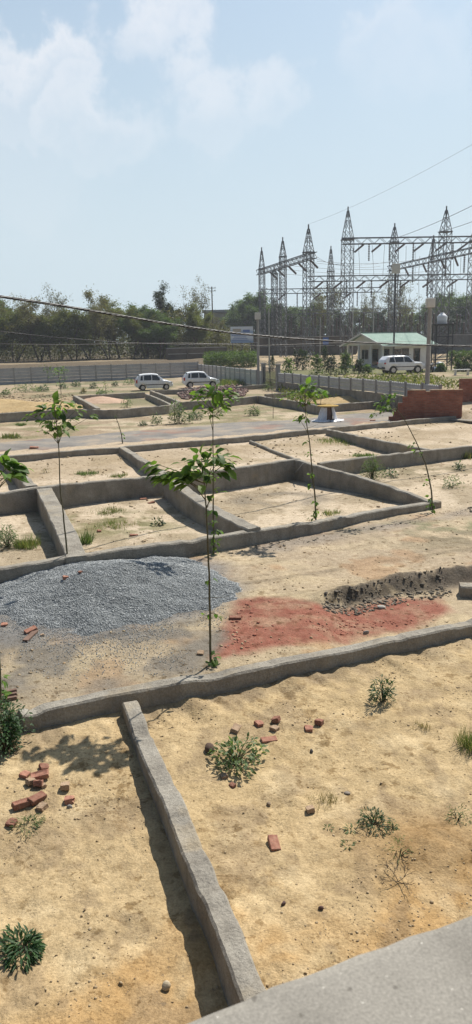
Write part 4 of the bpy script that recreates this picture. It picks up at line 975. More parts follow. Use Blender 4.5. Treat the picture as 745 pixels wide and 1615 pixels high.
def band(n, x0, x1, Y0, Y1, h, sc, seed):
    u = rng.uniform(x0, x1, n); v = rng.uniform(Y0, Y1, n)
    hh = h*(.55+.75*fbm(u*.09, v*.05, seed))
    z = base_z(u, v)+hh*rng.random(n)**.8
    s = rng.uniform(.6, 1.3, n)*sc
    return scatter(SIM_V, SIM_F, np.stack([u, v, z], 1), rots(n, None, 1.0), np.stack([s*1.2, s*1.4, s], 1))
o = link('undergrowth', mesh_tris('undergrowth', *join([band(64000, -100, -6, 131, 152, 7.6, .30, 301), band(16000, -18, 3, 133, 152, 5.4, .30, 302)]), M['undergrowth'])); tag(o, 'dim olive scrub filling the ground under the trees', 'undergrowth', kind='stuff')
o = link('far_woodland', mesh_tris('far_woodland', *join([band(26000, -5, 110, 186, 225, 6.5, .5, 303), band(16000, -110, -5, 165, 215, 6.5, .5, 304), band(9000, -150, 180, 240, 330, 5, .9, 305)]), M['crown_dark'])); tag(o, 'dark distant woodland behind the switchyard and trees', 'woodland', kind='stuff')
def hedge(name, label, px0, px1, y, Y, h, n, mat, cat='hedge', depth=2.0, kind=None):
    a = onY(px0, y, Y); b = onY(px1, y, Y); t = rng.random(n)
    P = a[None]*(1-t[:, None])+b[None]*t[:, None]; P[:, 1] += rng.uniform(-.5, .5, n)*depth
    hh = h*(.6+.7*fbm(P[:, 0]*.8, P[:, 1]*.8, 307)); P[:, 2] = base_z(P[:, 0], P[:, 1])+hh*rng.random(n)**.7
    s = rng.uniform(.5, 1.2, n)*.2
    o = link(name, mesh_tris(name, *scatter(SIM_V, SIM_F, P, rots(n, None, 1.0), np.stack([s*1.2, s*1.5, s], 1)), M[mat])); tag(o, label, cat, kind=kind)
hedge('hedge', 'bright green row of shrubs behind the fence left of the gate', 322, 406, 570, 104, 2.0, 9000, 'crown_green', depth=5)
hedge('hedge', 'clipped green hedge at the right edge behind the water tank frame', 708, 790, 560, 98, 1.7, 5000, 'crown_green')
hedge('garden_ground_cover', 'low mixed green ground cover in the garden behind the right fence', 446, 700, 600, 62, .45, 5000, 'crown_olive', 'ground cover', 16, 'stuff')
gp = 'garden plants between fence and house'
for px, py, w, h, lab, mt in ((455, 584, 18, 14, 'garden shrub just right of the gate pillar', 'crown_green'), (478, 580, 22, 24, 'tall garden shrub left of the house veranda', 'crown_dark'), (500, 584, 20, 20, 'broad garden shrub behind the right fence', 'crown_green'),
                              (522, 585, 22, 18, 'garden shrub before the veranda of the house', 'crown_dark'), (545, 588, 22, 26, 'tall plant at the left corner of the house', 'crown_green'), (566, 590, 18, 20, 'garden plant at the veranda column', 'crown_dark'),
                              (580, 592, 14, 13, 'small garden plant behind the tail of the car', 'crown_green'), (614, 601, 16, 18, 'young plant in front of the car rear wheel', 'crown_green'), (647, 602, 10, 24, 'slim young plant in front of the car door', 'crown_green'),
                              (660, 603, 14, 16, 'young plant in front of the car front wheel', 'crown_green'), (695, 600, 18, 24, 'yellow green plant right of the grey pole', 'crown_green'), (722, 596, 12, 26, 'slim plant at the right edge near the bench slab', 'crown_green'),
                              (735, 598, 22, 22, 'dark shrub at the right edge behind the brick wall', 'crown_dark'), (430, 578, 10, 14, 'little bush on the sandy yard behind the gate', 'crown_dark'), (512, 574, 14, 22, 'dark upright shrub at the edge of the sandy yard', 'crown_dark'), (467, 572, 12, 14, 'round bush on the sandy yard', 'crown_dark')):
    Y = 80 if py > 582 else 92
    b = onY(px, py, Y); z = zat(b[0], Y); mm = ppm((b[0], Y, z)); r = w/2/mm; hh = max(.5, onY(px, py-h, Y)[2]-z); n = int(100+w*h*1.3)
    a = rng.uniform(0, 6.28, n); q = rng.random(n)**.5; t = rng.random(n)**.8
    lob = .55+.9*vnoise(a*1.1, t*3+px, 77); pos = np.stack([np.cos(a)*q*r*lob*(1.15-.7*t*t), np.sin(a)*q*r*lob*(1.15-.7*t*t), .05+hh*t*(.6+.5*lob)], 1); s = rng.uniform(.5, 1.4, n)*.17
    root = empty('garden_plant', (b[0], Y, z)); link('foliage', mesh_tris('foliage', *scatter(SIM_V, SIM_F, pos, rots(n, None, 1.0), np.stack([s*1.2, s*1.6, s], 1)), M[mt]), root)
    ms = MB(); ms.tube([(0, 0, -.1), (.03, .02, hh*.5), (0, .03, hh*.9)], [.04, .03, .015], 5); ms.build('stem', M['stem'], root)
    tag(root, lab, 'garden plant', gp)
# ------------------------------------------------------------------ cars
def car(px, py, yaw, label, L, W, Ht, st, belts, wheels, wr, wins, screen, rear, suv=False, group=None):
    """st: stations x (0 rear .. L front), z0 sill, zb shoulder, zr roof/bonnet line, wl half width low, wr_ half width at top"""
    p = G(px, py); z = zat(p[0], p[1]); root = empty('parked_car', (p[0], p[1], z), yaw)
    S = np.array(st, float); xs = S[:, 0]
    def val(x, k): return np.interp(x, xs, S[:, k])
    X = np.unique(np.concatenate([xs, np.linspace(0, L, 36)]))
    V = []
    for x_ in X:
        z0, zb, zr, hw, ht = (val(x_, k) for k in range(1, 6)); e = min(x_, L-x_)
        tuck = 1-.10*max(0, 1-e/.35)**2
        hw *= tuck; ht *= tuck
        for wc in wheels:      # arch
            dxw = abs(x_-wc)
            if dxw < wr+.07: z0 = max(z0, math.sqrt((wr+.07)**2-dxw**2)+wr-.02)
        ring = [(hw*.93, z0), (hw, z0*.6+zb*.4), (hw, zb*.85+z0*.15), (hw*.975, zb), (ht*1.0, max(zb, zr-.05)), (ht*.9, zr-.01), (ht*.45, zr+.015)]
        pts = [(-w_, z_) for w_, z_ in ring]+[(w_, z_) for w_, z_ in ring[::-1]]
        V += [(x_-L/2, w_, z_) for w_, z_ in pts]
    k = 14; n = len(X)
    F = [(i*k+j, i*k+j+1, (i+1)*k+j+1, (i+1)*k+j) for i in range(n-1) for j in range(k-1)]+[(i*k, (i+1)*k, (i+1)*k+k-1, i*k+k-1) for i in range(n-1)]
    F += [tuple(range(k)), tuple((n-1)*k+j for j in range(k))[::-1]]
    m = MB(); m.add(V, F); b = m.build('body', M['white_paint'], root, True)
    for poly in b.data.polygons: poly.use_smooth = True
    es = b.modifiers.new('edges', 'EDGE_SPLIT'); es.split_angle = math.radians(38)
    def side(x_, t, s, off=.012):
        zb, zr, hw, ht = val(x_, 2), val(x_, 3), val(x_, 4), val(x_, 5)
        zt = max(zb, zr-.05)
        return (x_-L/2, s*(hw*.975*(1-t)+ht*t+off), zb*(1-t)+zt*t)
    for s in (-1, 1):
        for (xa, xb, xc, xd) in wins:     # bottom rear, bottom front, top front, top rear
            g = MB(); A = [side(xa, .08, s), side(xb, .08, s), side(xc, .86, s), side(xd, .86, s)]
            Bk = [(q[0], q[1]-s*.03, q[2]) for q in A]
            g.add(A+Bk, [(0, 1, 2, 3) if s < 0 else (3, 2, 1, 0), (4, 7, 6, 5) if s < 0 else (5, 6, 7, 4), (0, 4, 5, 1), (1, 5, 6, 2), (2, 6, 7, 3), (3, 7, 4, 0)]); g.build('side_window', M['glass'], root)
        hd = MB(); hd.box((wins[0][1]-.25-L/2, s*(val(wins[0][1], 4)+.012), val(wins[0][1], 2)-.10), (.16, .03, .03)); hd.build('door_handle', M['white_paint'], root)
        mr = MB(); mr.lathe((wins[-1][1]-.12-L/2, s*(val(wins[-1][1], 4)+.10), val(wins[-1][1], 2)+.08), [(.02, -.10), (.08, -.08), (.09, 0), (.07, .08), (.02, .1)], 8, 'Y'); mr.build('wing_mirror', M['white_paint'], root)
        ml = MB(); ml.box((0, s*(W/2+.008), (val(L/2, 1)+val(L/2, 2))*.5-.02), (L*.52, .03, .07)); ml.build('side_moulding', M['dark_metal'], root)
    for nm, (xa, xb, za, zb_), mt in (('windscreen', screen, 'glass'), ('rear_window', rear, 'glass')):
        g = MB(); sgn = 1 if nm == 'windscreen' else -1
        nx, nzv = (zb_-za), sgn*abs(xb-xa); ln = math.hypot(nx, nzv); ox, oz = sgn*nx/ln*.02, abs(nzv)/ln*.02
        wa, wb = val(xa, 4)*.86, val(xb, 5)*.88
        A = [(xa-L/2+ox, -wa, za+oz), (xa-L/2+ox, wa, za+oz), (xb-L/2+ox, wb, zb_+oz), (xb-L/2+ox, -wb, zb_+oz)]; Bk = [(q[0]-ox*2.5, q[1], q[2]-oz*2.5) for q in A]
        g.add(A+Bk, [(0, 1, 2, 3), (7, 6, 5, 4), (0, 4, 5, 1), (1, 5, 6, 2), (2, 6, 7, 3), (3, 7, 4, 0)]); g.build(nm, M[mt], root)
    for wc in wheels:
        for s in (-1, 1):
            y0 = s*(W/2-.11)
            t_ = MB(); t_.lathe((wc-L/2, y0, wr), [(wr*.62, -.10), (wr*.93, -.10), (wr, -.07), (wr, .07), (wr*.93, .10), (wr*.62, .10)], 20, 'Y'); tw = t_.build('wheel', M['black'], root, False)
            rm = MB(); rm.lathe((wc-L/2, y0+s*.085, wr), [(.03, -.02), (wr*.6, -.02), (wr*.62, .02), (wr*.2, .01), (.05, .025)], 16, 'Y'); rm.build('rim', M['rim'], tw)
    for s in (-1, 1):
        h = MB(); h.box((L-.16-L/2, s*val(L-.2, 4)*.78, val(L-.3, 2)*.88), (.30, .28, .16)); h.build('headlight', M['clear_lamp'], root, bevel=.03)
        h = MB(); h.box((.06-L/2, s*val(.1, 4)*.86, val(.1, 2)*.98), (.16, .18, .30 if not suv else .16)); h.build('tail_light', M['red_lamp'], root, bevel=.03)
    for xx, nm in ((-.02, 'rear_bumper'), (L+.02, 'front_bumper')):
        h = MB(); h.box((xx-L/2+(.08 if xx < 0 else -.08), 0, val(abs(xx), 1)+.14), (.2, W*.86, .24)); h.build(nm, M['white_paint'] if not suv else M['dark_metal'], root, bevel=.06)
    h = MB(); h.box((L+.025-L/2, 0, val(L, 2)*.80), (.06, W*.5, .10)); h.build('grille', M['dark_metal'], root)
    for xx in (-.075, L+.075):
        h = MB(); h.box((xx-L/2, 0, val(0, 1)+.2), (.02, .5, .11)); h.build('number_plate', M['box'], root)
    if suv:
        for s in (-1, 1):
            h = MB(); h.bar((1.0-L/2, s*val(2, 5)*.85, Ht+.05), (3.0-L/2, s*val(2, 5)*.85, Ht+.05), .05); h.build('roof_rail', M['dark_metal'], root)
    return tag(root, label, 'car', group)
hatch = [(0, .38, .82, .95, .66, .58), (.12, .30, .90, 1.15, .72, .60), (.38, .24, .93, 1.50, .745, .60), (.8, .22, .93, 1.57, .75, .60), (1.6, .22, .92, 1.59, .75, .60), (2.1, .22, .91, 1.53, .75, .58),
         (2.72, .22, .90, .98, .75, .66), (3.15, .24, .84, .87, .72, .62), (3.4, .28, .72, .76, .67, .56), (3.52, .34, .60, .62, .60, .5)]
hw = [(.40, .66, .66, .50), (.74, 1.48, 1.48, .80), (1.56, 2.45, 2.04, 1.56)]
gc = 'white hatchbacks parked by the grey fence'
car(243, 615, math.radians(14), 'white hatchback with red tail lamp showing, left of the pair by the fence', 3.55, 1.5, 1.59, hatch, None, (.62, 2.92), .29, hw, (2.68, 2.12, .96, 1.50), (.10, .36, 1.0, 1.47), group=gc)
car(317, 611, math.radians(12), 'white hatchback with dark side moulding, right of the pair by the fence', 3.6, 1.56, 1.55, hatch, None, (.64, 2.92), .30, hw, (2.68, 2.12, .96, 1.50), (.10, .36, 1.0, 1.47), group=gc)
suvst = [(0, .48, 1.02, 1.10, .84, .74), (.1, .42, 1.10, 1.40, .90, .76), (.45, .36, 1.14, 1.74, .92, .74), (1.2, .34, 1.13, 1.81, .925, .74), (2.3, .34, 1.12, 1.82, .925, .73), (2.75, .34, 1.11, 1.76, .92, .71),
         (3.45, .34, 1.10, 1.16, .92, .82), (4.2, .38, 1.06, 1.10, .90, .78), (4.6, .42, .92, .96, .84, .72), (4.78, .5, .75, .78, .76, .66)]
car(634, 589, math.radians(16), 'large white off road car with black roof rails parked by the house', 4.78, 1.86, 1.83, suvst, None, (.95, 3.72), .39, [(.45, 1.12, 1.0, .62), (1.2, 2.1, 2.1, 1.1), (2.18, 3.2, 2.72, 2.18)], (3.40, 2.80, 1.16, 1.72), (.12, .42, 1.2, 1.68), True)
# ------------------------------------------------------------------ fences
def lineX(px):     # where the fence line F crosses an image column
    k = ray(px, 590); a = k[0]/k[1]
    t = (a*FA[1]-FA[0])/(Fd[0]-a*Fd[1]); return FA+Fd*t
def panel_mesh(L, z0, h, rows, scallop, mat, name='panel'):
    m = MB()
    ph = (h-(.12 if scallop else 0))/rows
    for i in range(rows): m.box((L/2, (0.004 if i % 2 else 0), z0+ph*(i+.5)), (L, .06, ph-.06)); m.box((L/2, .012, z0+ph*(i+1)-.03), (L, .02, .075))
    if scallop:
        k = 8
        for i in range(k):
            a = L*i/k; w = L/k; zt = z0+ph*rows
            prof = [(0, 0), (w, 0), (w, .03), (w*.75, .09), (w*.5, .12), (w*.25, .09), (0, .03)]
            V = [(a+u, y, zt+v) for y in (-.025, .025) for u, v in prof]; kk = 7
            m.add(V, [tuple(range(kk)), tuple(range(kk, 2*kk))[::-1]]+[(j, (j+1) % kk+0, (j+1) % kk+kk, j+kk)[::-1] for j in range(kk)])
    o = m.build(name, M[mat]); me = o.data; COL.objects.unlink(o); bpy.data.objects.remove(o); return me
def fence(label, A, B, z0, z1, h0, rows, scallop, mat, bay=1.95, plinth=0., zbase=0., cat='fence', h1=None):
    A = np.array(A, float); B = np.array(B, float); L = np.linalg.norm(B-A); n = int(round(L/bay)); bl = L/n; yaw = math.atan2(*(B-A)[::-1])
    root = empty('precast_fence', (A[0], A[1], zbase), yaw)
    pm = panel_mesh(bl-.13, 0, h0, rows, scallop, mat)
    mp = MB(); mp.box((0, -.02, (h0+plinth)/2+.02-.2), (.13, .13, h0+plinth+.45)); o = mp.build('post', M['post']); post = o.data; COL.objects.unlink(o); bpy.data.objects.remove(o)
    for i in range(n+1):
        zz = (h1-h0)*i/n if h1 else 0
        q = link('post', post, root); q.location = (i*bl, 0, zz+random.uniform(-.02, .02))
        if i < n:
            q = link('panel', pm, root); q.location = (i*bl+.065, random.uniform(-.01, .01), plinth+zz+random.uniform(-.02, .02)); q.rotation_euler = (0, random.uniform(-.006, .006), 0)
    if plinth:
        m = MB(); zt = plinth-.01
        V = [(0, -.10, -.5), (L, -.10, -.5), (L, -.10, zt+(h1-h0 if h1 else 0)), (0, -.10, zt), (0, .10, -.5), (L, .10, -.5), (L, .10, zt+(h1-h0 if h1 else 0)), (0, .10, zt)]
        m.add(V, [(0, 1, 2, 3), (7, 6, 5, 4), (3, 2, 6, 7), (0, 4, 5, 1), (0, 3, 7, 4), (1, 5, 6, 2)]); m.build('plinth', M['concrete'], root)
    return tag(root, label, cat)
fence('grey precast panel fence running behind the rough lot and hatchbacks', (-45, 79.2), FA, 0, 0, 1.95, 5, True, 'panel_dark')
gA, gB = lineX(415), lineX(438)
fence('lighter slatted precast fence from the corner to the gate', FA, gA, 0, 0, 1.5, 4, True, 'panel', 1.9, .15)
fence('slatted precast fence on a tall plinth from the gate to the brick wall', gB, FB-Fd*1.8, 0, 0, .82, 3, True, 'panel', 2.0, .80, h1=1.05)
# gate
g = empty('metal_gate', (*gA, zat(*gA)), math.atan2(*(gB-gA)[::-1])); gw = float(np.linalg.norm(gB-gA))
m = MB(); m.bar((.15, 0, .1), (.15, 0, 2.0), .06); m.bar((gw-.15, 0, .1), (gw-.15, 0, 2.0), .06); m.bar((gw/2, 0, .1), (gw/2, 0, 2.0), .06)
for zz in (.15, .9, 1.95): m.bar((.15, 0, zz), (gw-.15, 0, zz), .05)
m.build('frame', M['dark_metal'], g)
m = MB()
for i in range(1, int(gw/.16)): m.bar((.15+i*.16, .01, .15), (.15+i*.16, .01, 1.95), .022)
m.build('bars', M['dark_metal'], g)
for xx in (0, gw):
    m = MB(); m.box((xx, .05, 1.0), (.35, .35, 2.5)); m.box((xx, .05, 2.3), (.45, .45, .12)); m.build('pillar', M['post'], g, bevel=.01)
tag(g, 'black barred metal gate between two concrete pillars in the fence', 'gate')
# ------------------------------------------------------------------ brick walls
def brickmat():
    t = NT('brickwork'); v = t.obj()
    mp = t.n('ShaderNodeMapping'); mp.inputs['Rotation'].default_value = (math.radians(90), 0, 0); t.l(v, mp.inputs['Vector'])
    b = t.n('ShaderNodeTexBrick'); t.l(mp.outputs[0], b.inputs['Vector'])
    for k, q in (('Scale', 1.0), ('Mortar Size', .012), ('Brick Width', .24), ('Row Height', .083), ('Mortar Smooth', .2), ('Bias', 0.0)): b.inputs[k].default_value = q
    b.inputs['Color1'].default_value = (.27, .085, .055, 1); b.inputs['Color2'].default_value = (.37, .15, .10, 1); b.inputs['Mortar'].default_value = (.20, .13, .10, 1)
    c = t.mix(.7, b.outputs['Color'], t.ramp(t.noise(v, 3, 5), [(.3, (.65, .65, .65)), (.7, (1.2, 1.15, 1.1))]), 'MULTIPLY')
    t.bsdf(c, .95, t.bump(b.outputs['Fac'], -.6, .01), 0, .15); return t.m
M['brickwork'] = brickmat()
def brickwall(px0, y0, px1, y1, h0, h1, label, steps=0, th=.24):
    a, b = G(px0, y0), G(px1, y1); L = np.linalg.norm((b-a)[:2]); yaw = math.atan2(b[1]-a[1], b[0]-a[0])
    root_z = min(a[2], b[2]); m = MB()
    n = int(L/.24); r = random.Random(px0)
    top = []
    for i in range(n):
        f = i/(n-1); hh = h0+(h1-h0)*f
        if steps: hh = min(hh, .083*3+i*.083*4.5)
        hh = round(hh/.083)*.083+(0 if r.random() > .03 else -.083)
        m.box((L*(i+.5)/n, r.uniform(-.004, .004), hh/2-.15), (L/n-.002, th, hh+.3)); top.append(hh)
    o = m.build('brick_wall', M['brickwork']); o.location = (a[0], a[1], root_z); o.rotation_euler = (0, 0, yaw); tag(o, label, 'brick wall', kind='thing')
    m = MB()
    for i in range(n):
        if top[i] > h0*.8: m.box((L*(i+.5)/n, 0, top[i]+.018), (L/n-.012, th+.02, .04))
    c = m.build('coping', M['pale_brick'], o)
    return o
brickwall(613, 664, 728, 656, 1.62, 1.66, 'free standing red brick wall with a stepped left end beside the lane', 1)
brickwall(724, 634, 800, 630, 1.35, 1.35, 'farther red brick wall at the right edge of the picture')
# ------------------------------------------------------------------ house
p = G(603, 580); al = math.radians(33); hz = zat(p[0], p[1])
hs = empty('green_roof_house', (p[0], p[1], hz), al)
HL, HD, HH = 8.6, 6.6, 2.75
def hp(name, mat, boxes, parent=hs, bevel=0, rot=None):
    m = MB()
    for c, d in boxes: m.box(c, d)
    return m.build(name, M[mat], parent, bevel=bevel)
hp('wall', 'white_wall', [((1.9+(HL-1.9)/2, HD/2, HH/2-.1), (HL-1.9, HD, HH+.2))])
hp('floor_slab', 'post', [((HL/2, HD/2, .02), (HL+.6, HD+.6, .24))])
for yy in (.12, 2.2, 4.4, HD-.12): hp('column', 'white_wall', [((.12, yy, HH/2), (.24, .24, HH)), ((.12, yy, .2), (.32, .32, .16))])
for c, d in (((1.89, 1.3, 1.1), (.06, .95, 2.0)), ((1.89, 3.3, 1.1), (.06, 1.0, 2.0))):
    dr = hp('door', 'glass', [(c, d)]); hp('frame', 'wood', [((c[0], c[1]-d[1]/2-.04, c[2]), (.1, .08, d[2]+.1)), ((c[0], c[1]+d[1]/2+.04, c[2]), (.1, .08, d[2]+.1)), ((c[0], c[1], c[2]+d[2]/2+.06), (.1, d[1]+.2, .1))], dr)
for c, d in (((1.89, 5.2, 1.5), (.06, 1.2, 1.2)),):
    w_ = hp('window', 'glass', [(c, d)]); hp('frame', 'white_wall', [((c[0]-.02, c[1], c[2]-.65), (.1, 1.4, .08)), ((c[0]-.02, c[1], c[2]), (.06, .05, 1.2))], w_)
for xx, ww, zc, hh in ((2.6, .9, 1.1, 2.0), (3.9, 1.1, 1.55, 1.2), (6.0, 1.0, 1.1, 2.0)):
    w_ = hp('window' if hh < 1.5 else 'door', 'glass', [((xx, -.01, zc), (ww, .06, hh))]); hp('frame', 'wood', [((xx-ww/2-.03, -.03, zc), (.07, .1, hh+.1)), ((xx+ww/2+.03, -.03, zc), (.07, .1, hh+.1)), ((xx, -.03, zc+hh/2+.05), (ww+.2, .1, .08))], w_)
ov = .7; rz = HH+1.45; m = MB(); nr_ = 60
for sgn in (0, 1):
    V = []
    for i in range(nr_+1):
        xx = -ov+(HL+2*ov)*i/nr_; dz = .035*(i % 2)
        y0_, y1_ = (-ov, HD/2) if sgn == 0 else (HD+ov, HD/2)
        for yy, zz in ((y0_, HH-.12), (y1_, rz)): V += [(xx, yy, zz+dz), (xx, yy, zz+dz-.03)]
    F = []
    for i in range(nr_):
        a = i*4; b = a+4; F += [(a, b, b+2, a+2), (a+1, a+3, b+3, b+1), (a, a+1, b+1, b)]
    m.add(V, F)
rf = m.build('roof', M['roof'], hs)
m = MB(); m.bar((-ov, HD/2, rz+.04), (HL+ov, HD/2, rz+.04), .25, .06); m.build('ridge_cap', M['roof'], rf)
m = MB(); V = [(-.02, -.1, HH-.02), (-.02, HD+.1, HH-.02), (-.02, HD/2, rz-.08), (.1, -.1, HH-.02), (.1, HD+.1, HH-.02), (.1, HD/2, rz-.08)]
m.add(V, [(0, 2, 1), (3, 4, 5), (0, 1, 4, 3), (1, 2, 5, 4), (2, 0, 3, 5)]); V2 = [(v[0]+HL-.1, v[1], v[2]) for v in V]; m.add(V2, [(0, 2, 1), (3, 4, 5), (0, 1, 4, 3), (1, 2, 5, 4), (2, 0, 3, 5)])
m.build('gable', M['white_wall'], hs)
m = MB(); m.box((HL/2, -ov+.03, HH-.16), (HL+2*ov, .05, .18)); m.bar((-ov, -ov, HH-.16), (-ov, HD/2, rz-.06), .05, .2); m.bar((-ov, HD+ov, HH-.16), (-ov, HD/2, rz-.06), .05, .2); m.build('fascia', M['box'], hs)
tag(hs, 'small white house with green sheet roof and columned veranda', 'house')
# ------------------------------------------------------------------ poles, tank, board
def pole(px, ybase, Y, ytop, r, label, mat='post', box=None, arms=0, name='lamp_pole', cat='pole', basez=None):
    b = onY(px, ybase, Y); z0 = zat(b[0], Y); zt = onY(px, ytop, Y)[2]
    root = empty(name, (b[0], Y, z0)); m = MB(); m.tube([(0, 0, -.3), (0, 0, (zt-z0)/2), (0, 0, zt-z0)], [r, r*.88, r*.75], 8); m.build('shaft', M[mat], root)
    if box:
        w, h = box; m = MB(); m.box((0, -.05, zt-z0+h/2-.1), (w, .3, h)); bx = m.build('lamp_box', M['box'], root, bevel=.02)
        m = MB(); m.box((0, -.21, zt-z0+h/2-.1), (w*.7, .03, h*.6)); m.build('door_panel', M['box'], bx)
    if arms:
        m = MB()
        for k in range(arms): m.bar((-.7, 0, zt-z0-.25-.5*k), (.7, 0, zt-z0-.25-.5*k), .09)
        m.build('cross_arm', M['dark_metal'], root)
        for k in range(arms):
            for xx in (-.6, .6):
                q = MB(); q.lathe((xx, 0, zt-z0-.2-.5*k), [(.03, 0), (.06, .05), (.03, .1), (.05, .16)], 6); q.build('insulator', M['insul'], root)
    return tag(root, label, cat)
pole(408, 608, 73, 502, .14, 'grey concrete pole with pale box on top beside the gate', box=(.55, .62))
pole(672, 660, 44.5, 482, .15, 'tall grey concrete pole with pale box in front of the house', box=(.5, .5))
pole(621, 560, 96, 430, .12, 'tall thin pole carrying the highest pale box, behind the house', 'dark_metal', box=(1.0, 1.15))
pole(425, 575, 88, 486, .09, 'slim grey pole just right of the gate pole')
pole(337, 560, 140, 452, .13, 'dark wooden electricity pole between the trees', 'bark', arms=2, name='electricity_pole')
pole(556, 560, 106, 484, .08, 'thin pale pole left of the house gable')
pole(588, 560, 106, 470, .08, 'thin pale pole behind the middle of the green roof')
pole(505, 560, 106, 500, .08, 'short slim pole at the edge of the sandy yard')
pole(705, 560, 106, 500, .07, 'thin dark pole right of the water tank', 'dark_metal')
Yt = 84; a = onY(683, 590, Yt); b = onY(708, 590, Yt); z0 = zat(a[0], Yt); zt = onY(697, 512, Yt)[2]-z0; wd = b[0]-a[0]
tw = empty('water_tank_tower', ((a[0]+b[0])/2, Yt, z0))
for sx in (-1, 1):
    for sy in (-1, 1):
        m = MB(); m.bar((sx*wd/2, sy*wd/2, -.2), (sx*wd/2, sy*wd/2, zt), .11); m.build('leg', M['dark_metal'], tw)
m = MB()
for k in range(1, 5):
    z_ = zt*k/4-.05
    for s in (-1, 1): m.bar((-wd/2, s*wd/2, z_), (wd/2, s*wd/2, z_), .07); m.bar((s*wd/2, -wd/2, z_), (s*wd/2, wd/2, z_), .07)
    for s in (-1, 1): m.bar((-wd/2, s*wd/2, z_-zt/4), (wd/2, s*wd/2, z_), .05)
m.build('bracing', M['dark_metal'], tw)
m = MB(); m.box((0, 0, zt+.03), (wd+.6, wd+.6, .08)); m.build('platform', M['dark_metal'], tw)
m = MB(); m.lathe((-.1, 0, zt+.07), [(.5, 0), (.55, .05), (.52, .3), (.56, .36), (.52, .42), (.56, .72), (.54, .8), (.3, 1.05), (.2, 1.1), (.2, 1.2), (.02, 1.2)], 16); m.build('tank', M['tank'], tw, True)
m = MB()
for s in (0, .4): m.bar((-wd/2-.1, -wd/2+s, 0), (-wd/2-.1, -wd/2+s, zt), .05)
for k in range(int(zt/.35)): m.bar((-wd/2-.1, -wd/2, .3+k*.35), (-wd/2-.1, -wd/2+.4, .3+k*.35), .03)
m.build('ladder', M['dark_metal'], tw)
tag(tw, 'white water tank on a dark braced steel frame beside the house', 'water tank')
# advertising board
Yb = 128; a = onY(364, 541, Yb); b = onY(400, 541, Yb); top = onY(382, 515, Yb)[2]; zb = zat((a[0]+b[0])/2, Yb); wB = b[0]-a[0]; hB = top-a[2]
bd = empty('advertising_board', ((a[0]+b[0])/2, Yb, zb), math.radians(8)); c0 = a[2]-zb
t = NT('board_print'); v = t.obj(); sx = t.n('ShaderNodeSeparateXYZ'); t.l(v, sx.inputs[0])
c = t.mix(t.ramp(t.math('MULTIPLY', t.math('ADD', sx.outputs['Z'], -c0), 1/hB), [(.0, (0, 0, 0)), (.34, (1, 1, 1)), (.66, (.25, .25, .25)), (.84, (1, 1, 1))]), (.09, .20, .42), (.55, .62, .70))
t.bsdf(c, .5); 
m = MB(); m.box((0, 0, c0+hB/2), (wB, .08, hB)); m.build('panel', t.m, bd)
m = MB()
for k in range(5):
    w = wB*(.75-.1*(k % 3)); m.box((-wB*.08, -.045, c0+hB*(.16+.1*k)), (w, .012, hB*.035))
m.box((wB*.2, -.045, c0+hB*.72), (wB*.3, .012, hB*.16)); m.build('printing', plain('board_blue', (.06, .13, .36)), bd)
m = MB(); m.box((-wB*.22, -.045, c0+hB*.76), (wB*.36, .012, hB*.2)); m.build('picture', plain('board_picture', (.35, .33, .28)), bd)
for s in (-1, 0, 1): m = MB(); m.bar((s*wB*.42, .1, -.3), (s*wB*.42, .1, c0+hB), .12); m.build('leg', M['dark_metal'], bd)
tag(bd, 'blue and white printed advertising board beyond the sandy yard', 'advertising board')
Yb = 112; a = onY(514, 546, Yb); zb = zat(a[0], Yb); sg = empty('blue_sign', (a[0], Yb, zb)); h_ = max(1.0, onY(514, 540, Yb)[2]-zb)
m = MB(); m.box((0, 0, h_+.2), (.85, .05, 1.0)); m.build('plate', plain('sign_blue', (.05, .12, .38)), sg); m = MB(); m.bar((0, .06, -.3), (0, .06, h_+.6), .08); m.build('post', M['dark_metal'], sg)
tag(sg, 'small blue sign plate on a post before the switchyard wall', 'sign')
# sheeted drum
p = G(517, 664); z = zat(p[0], p[1]); dr = empty('sheeted_drum', (p[0], p[1], z), .2, .86)
m = MB(); m.lathe((0, 0, 0), [(.34, -.05), (.35, .05), (.31, .3), (.33, .34), (.30, .6), (.33, .64), (.30, .85), (.36, .95)], 16); m.build('drum', M['wood'], dr, True)
m = MB(); m.lathe((0, 0, .93), [(.3, 0), (.6, .02), (.72, .05), (.70, .085), (.45, .12), (.05, .13)], 18); o = m.build('flower_covered_top', noisy('orange_flowers', (.27, .19, .12), (.45, .30, .08), 14, .9, .8, .03, 30, .1, c3=(.30, .23, .15)), dr, True)
n = 900; a = rng.uniform(0, 6.28, n); q = .66*rng.random(n)**.5
def sheet_(name, fn, nu, nv):
    V = [fn(i/(nu-1), j/(nv-1)) for i in range(nu) for j in range(nv)]; m = MB(); m.add(V, [(i*nv+j, i*nv+j+1, (i+1)*nv+j+1, (i+1)*nv+j) for i in range(nu-1) for j in range(nv-1)])
    o = m.build(name, M['sheet'], dr, True); sl = o.modifiers.new('thick', 'SOLIDIFY'); sl.thickness = .008
def drape(a0, a1):
    def fn(u, v):
        a = a0+(a1-a0)*u; fold = .07*math.sin(a*7+v*2)+.05*math.sin(a*13+v*5)
        r = .40+.25*v+.55*max(0, v-.72)/.28*.9+fold*(.3+v); zz = max(.02, .9*(1-v/.78))+.03*math.sin(a*9)*v+.02
        return (r*math.cos(a), r*math.sin(a), zz)
    return fn
sheet_('white_sheet', drape(math.radians(150), math.radians(245)), 40, 22); sheet_('white_sheet', drape(math.radians(-65), math.radians(20)), 40, 22)
def skirt(u, v):
    a = u*2*math.pi; r = .33+.72*v+.12*math.sin(a*5)+.06*math.sin(a*11+v*3); return (r*math.cos(a), r*math.sin(a)*.8, .09*(1-v)+.035+.035*math.sin(a*8+v*9))
sheet_('ground_sheet', skirt, 64, 10)
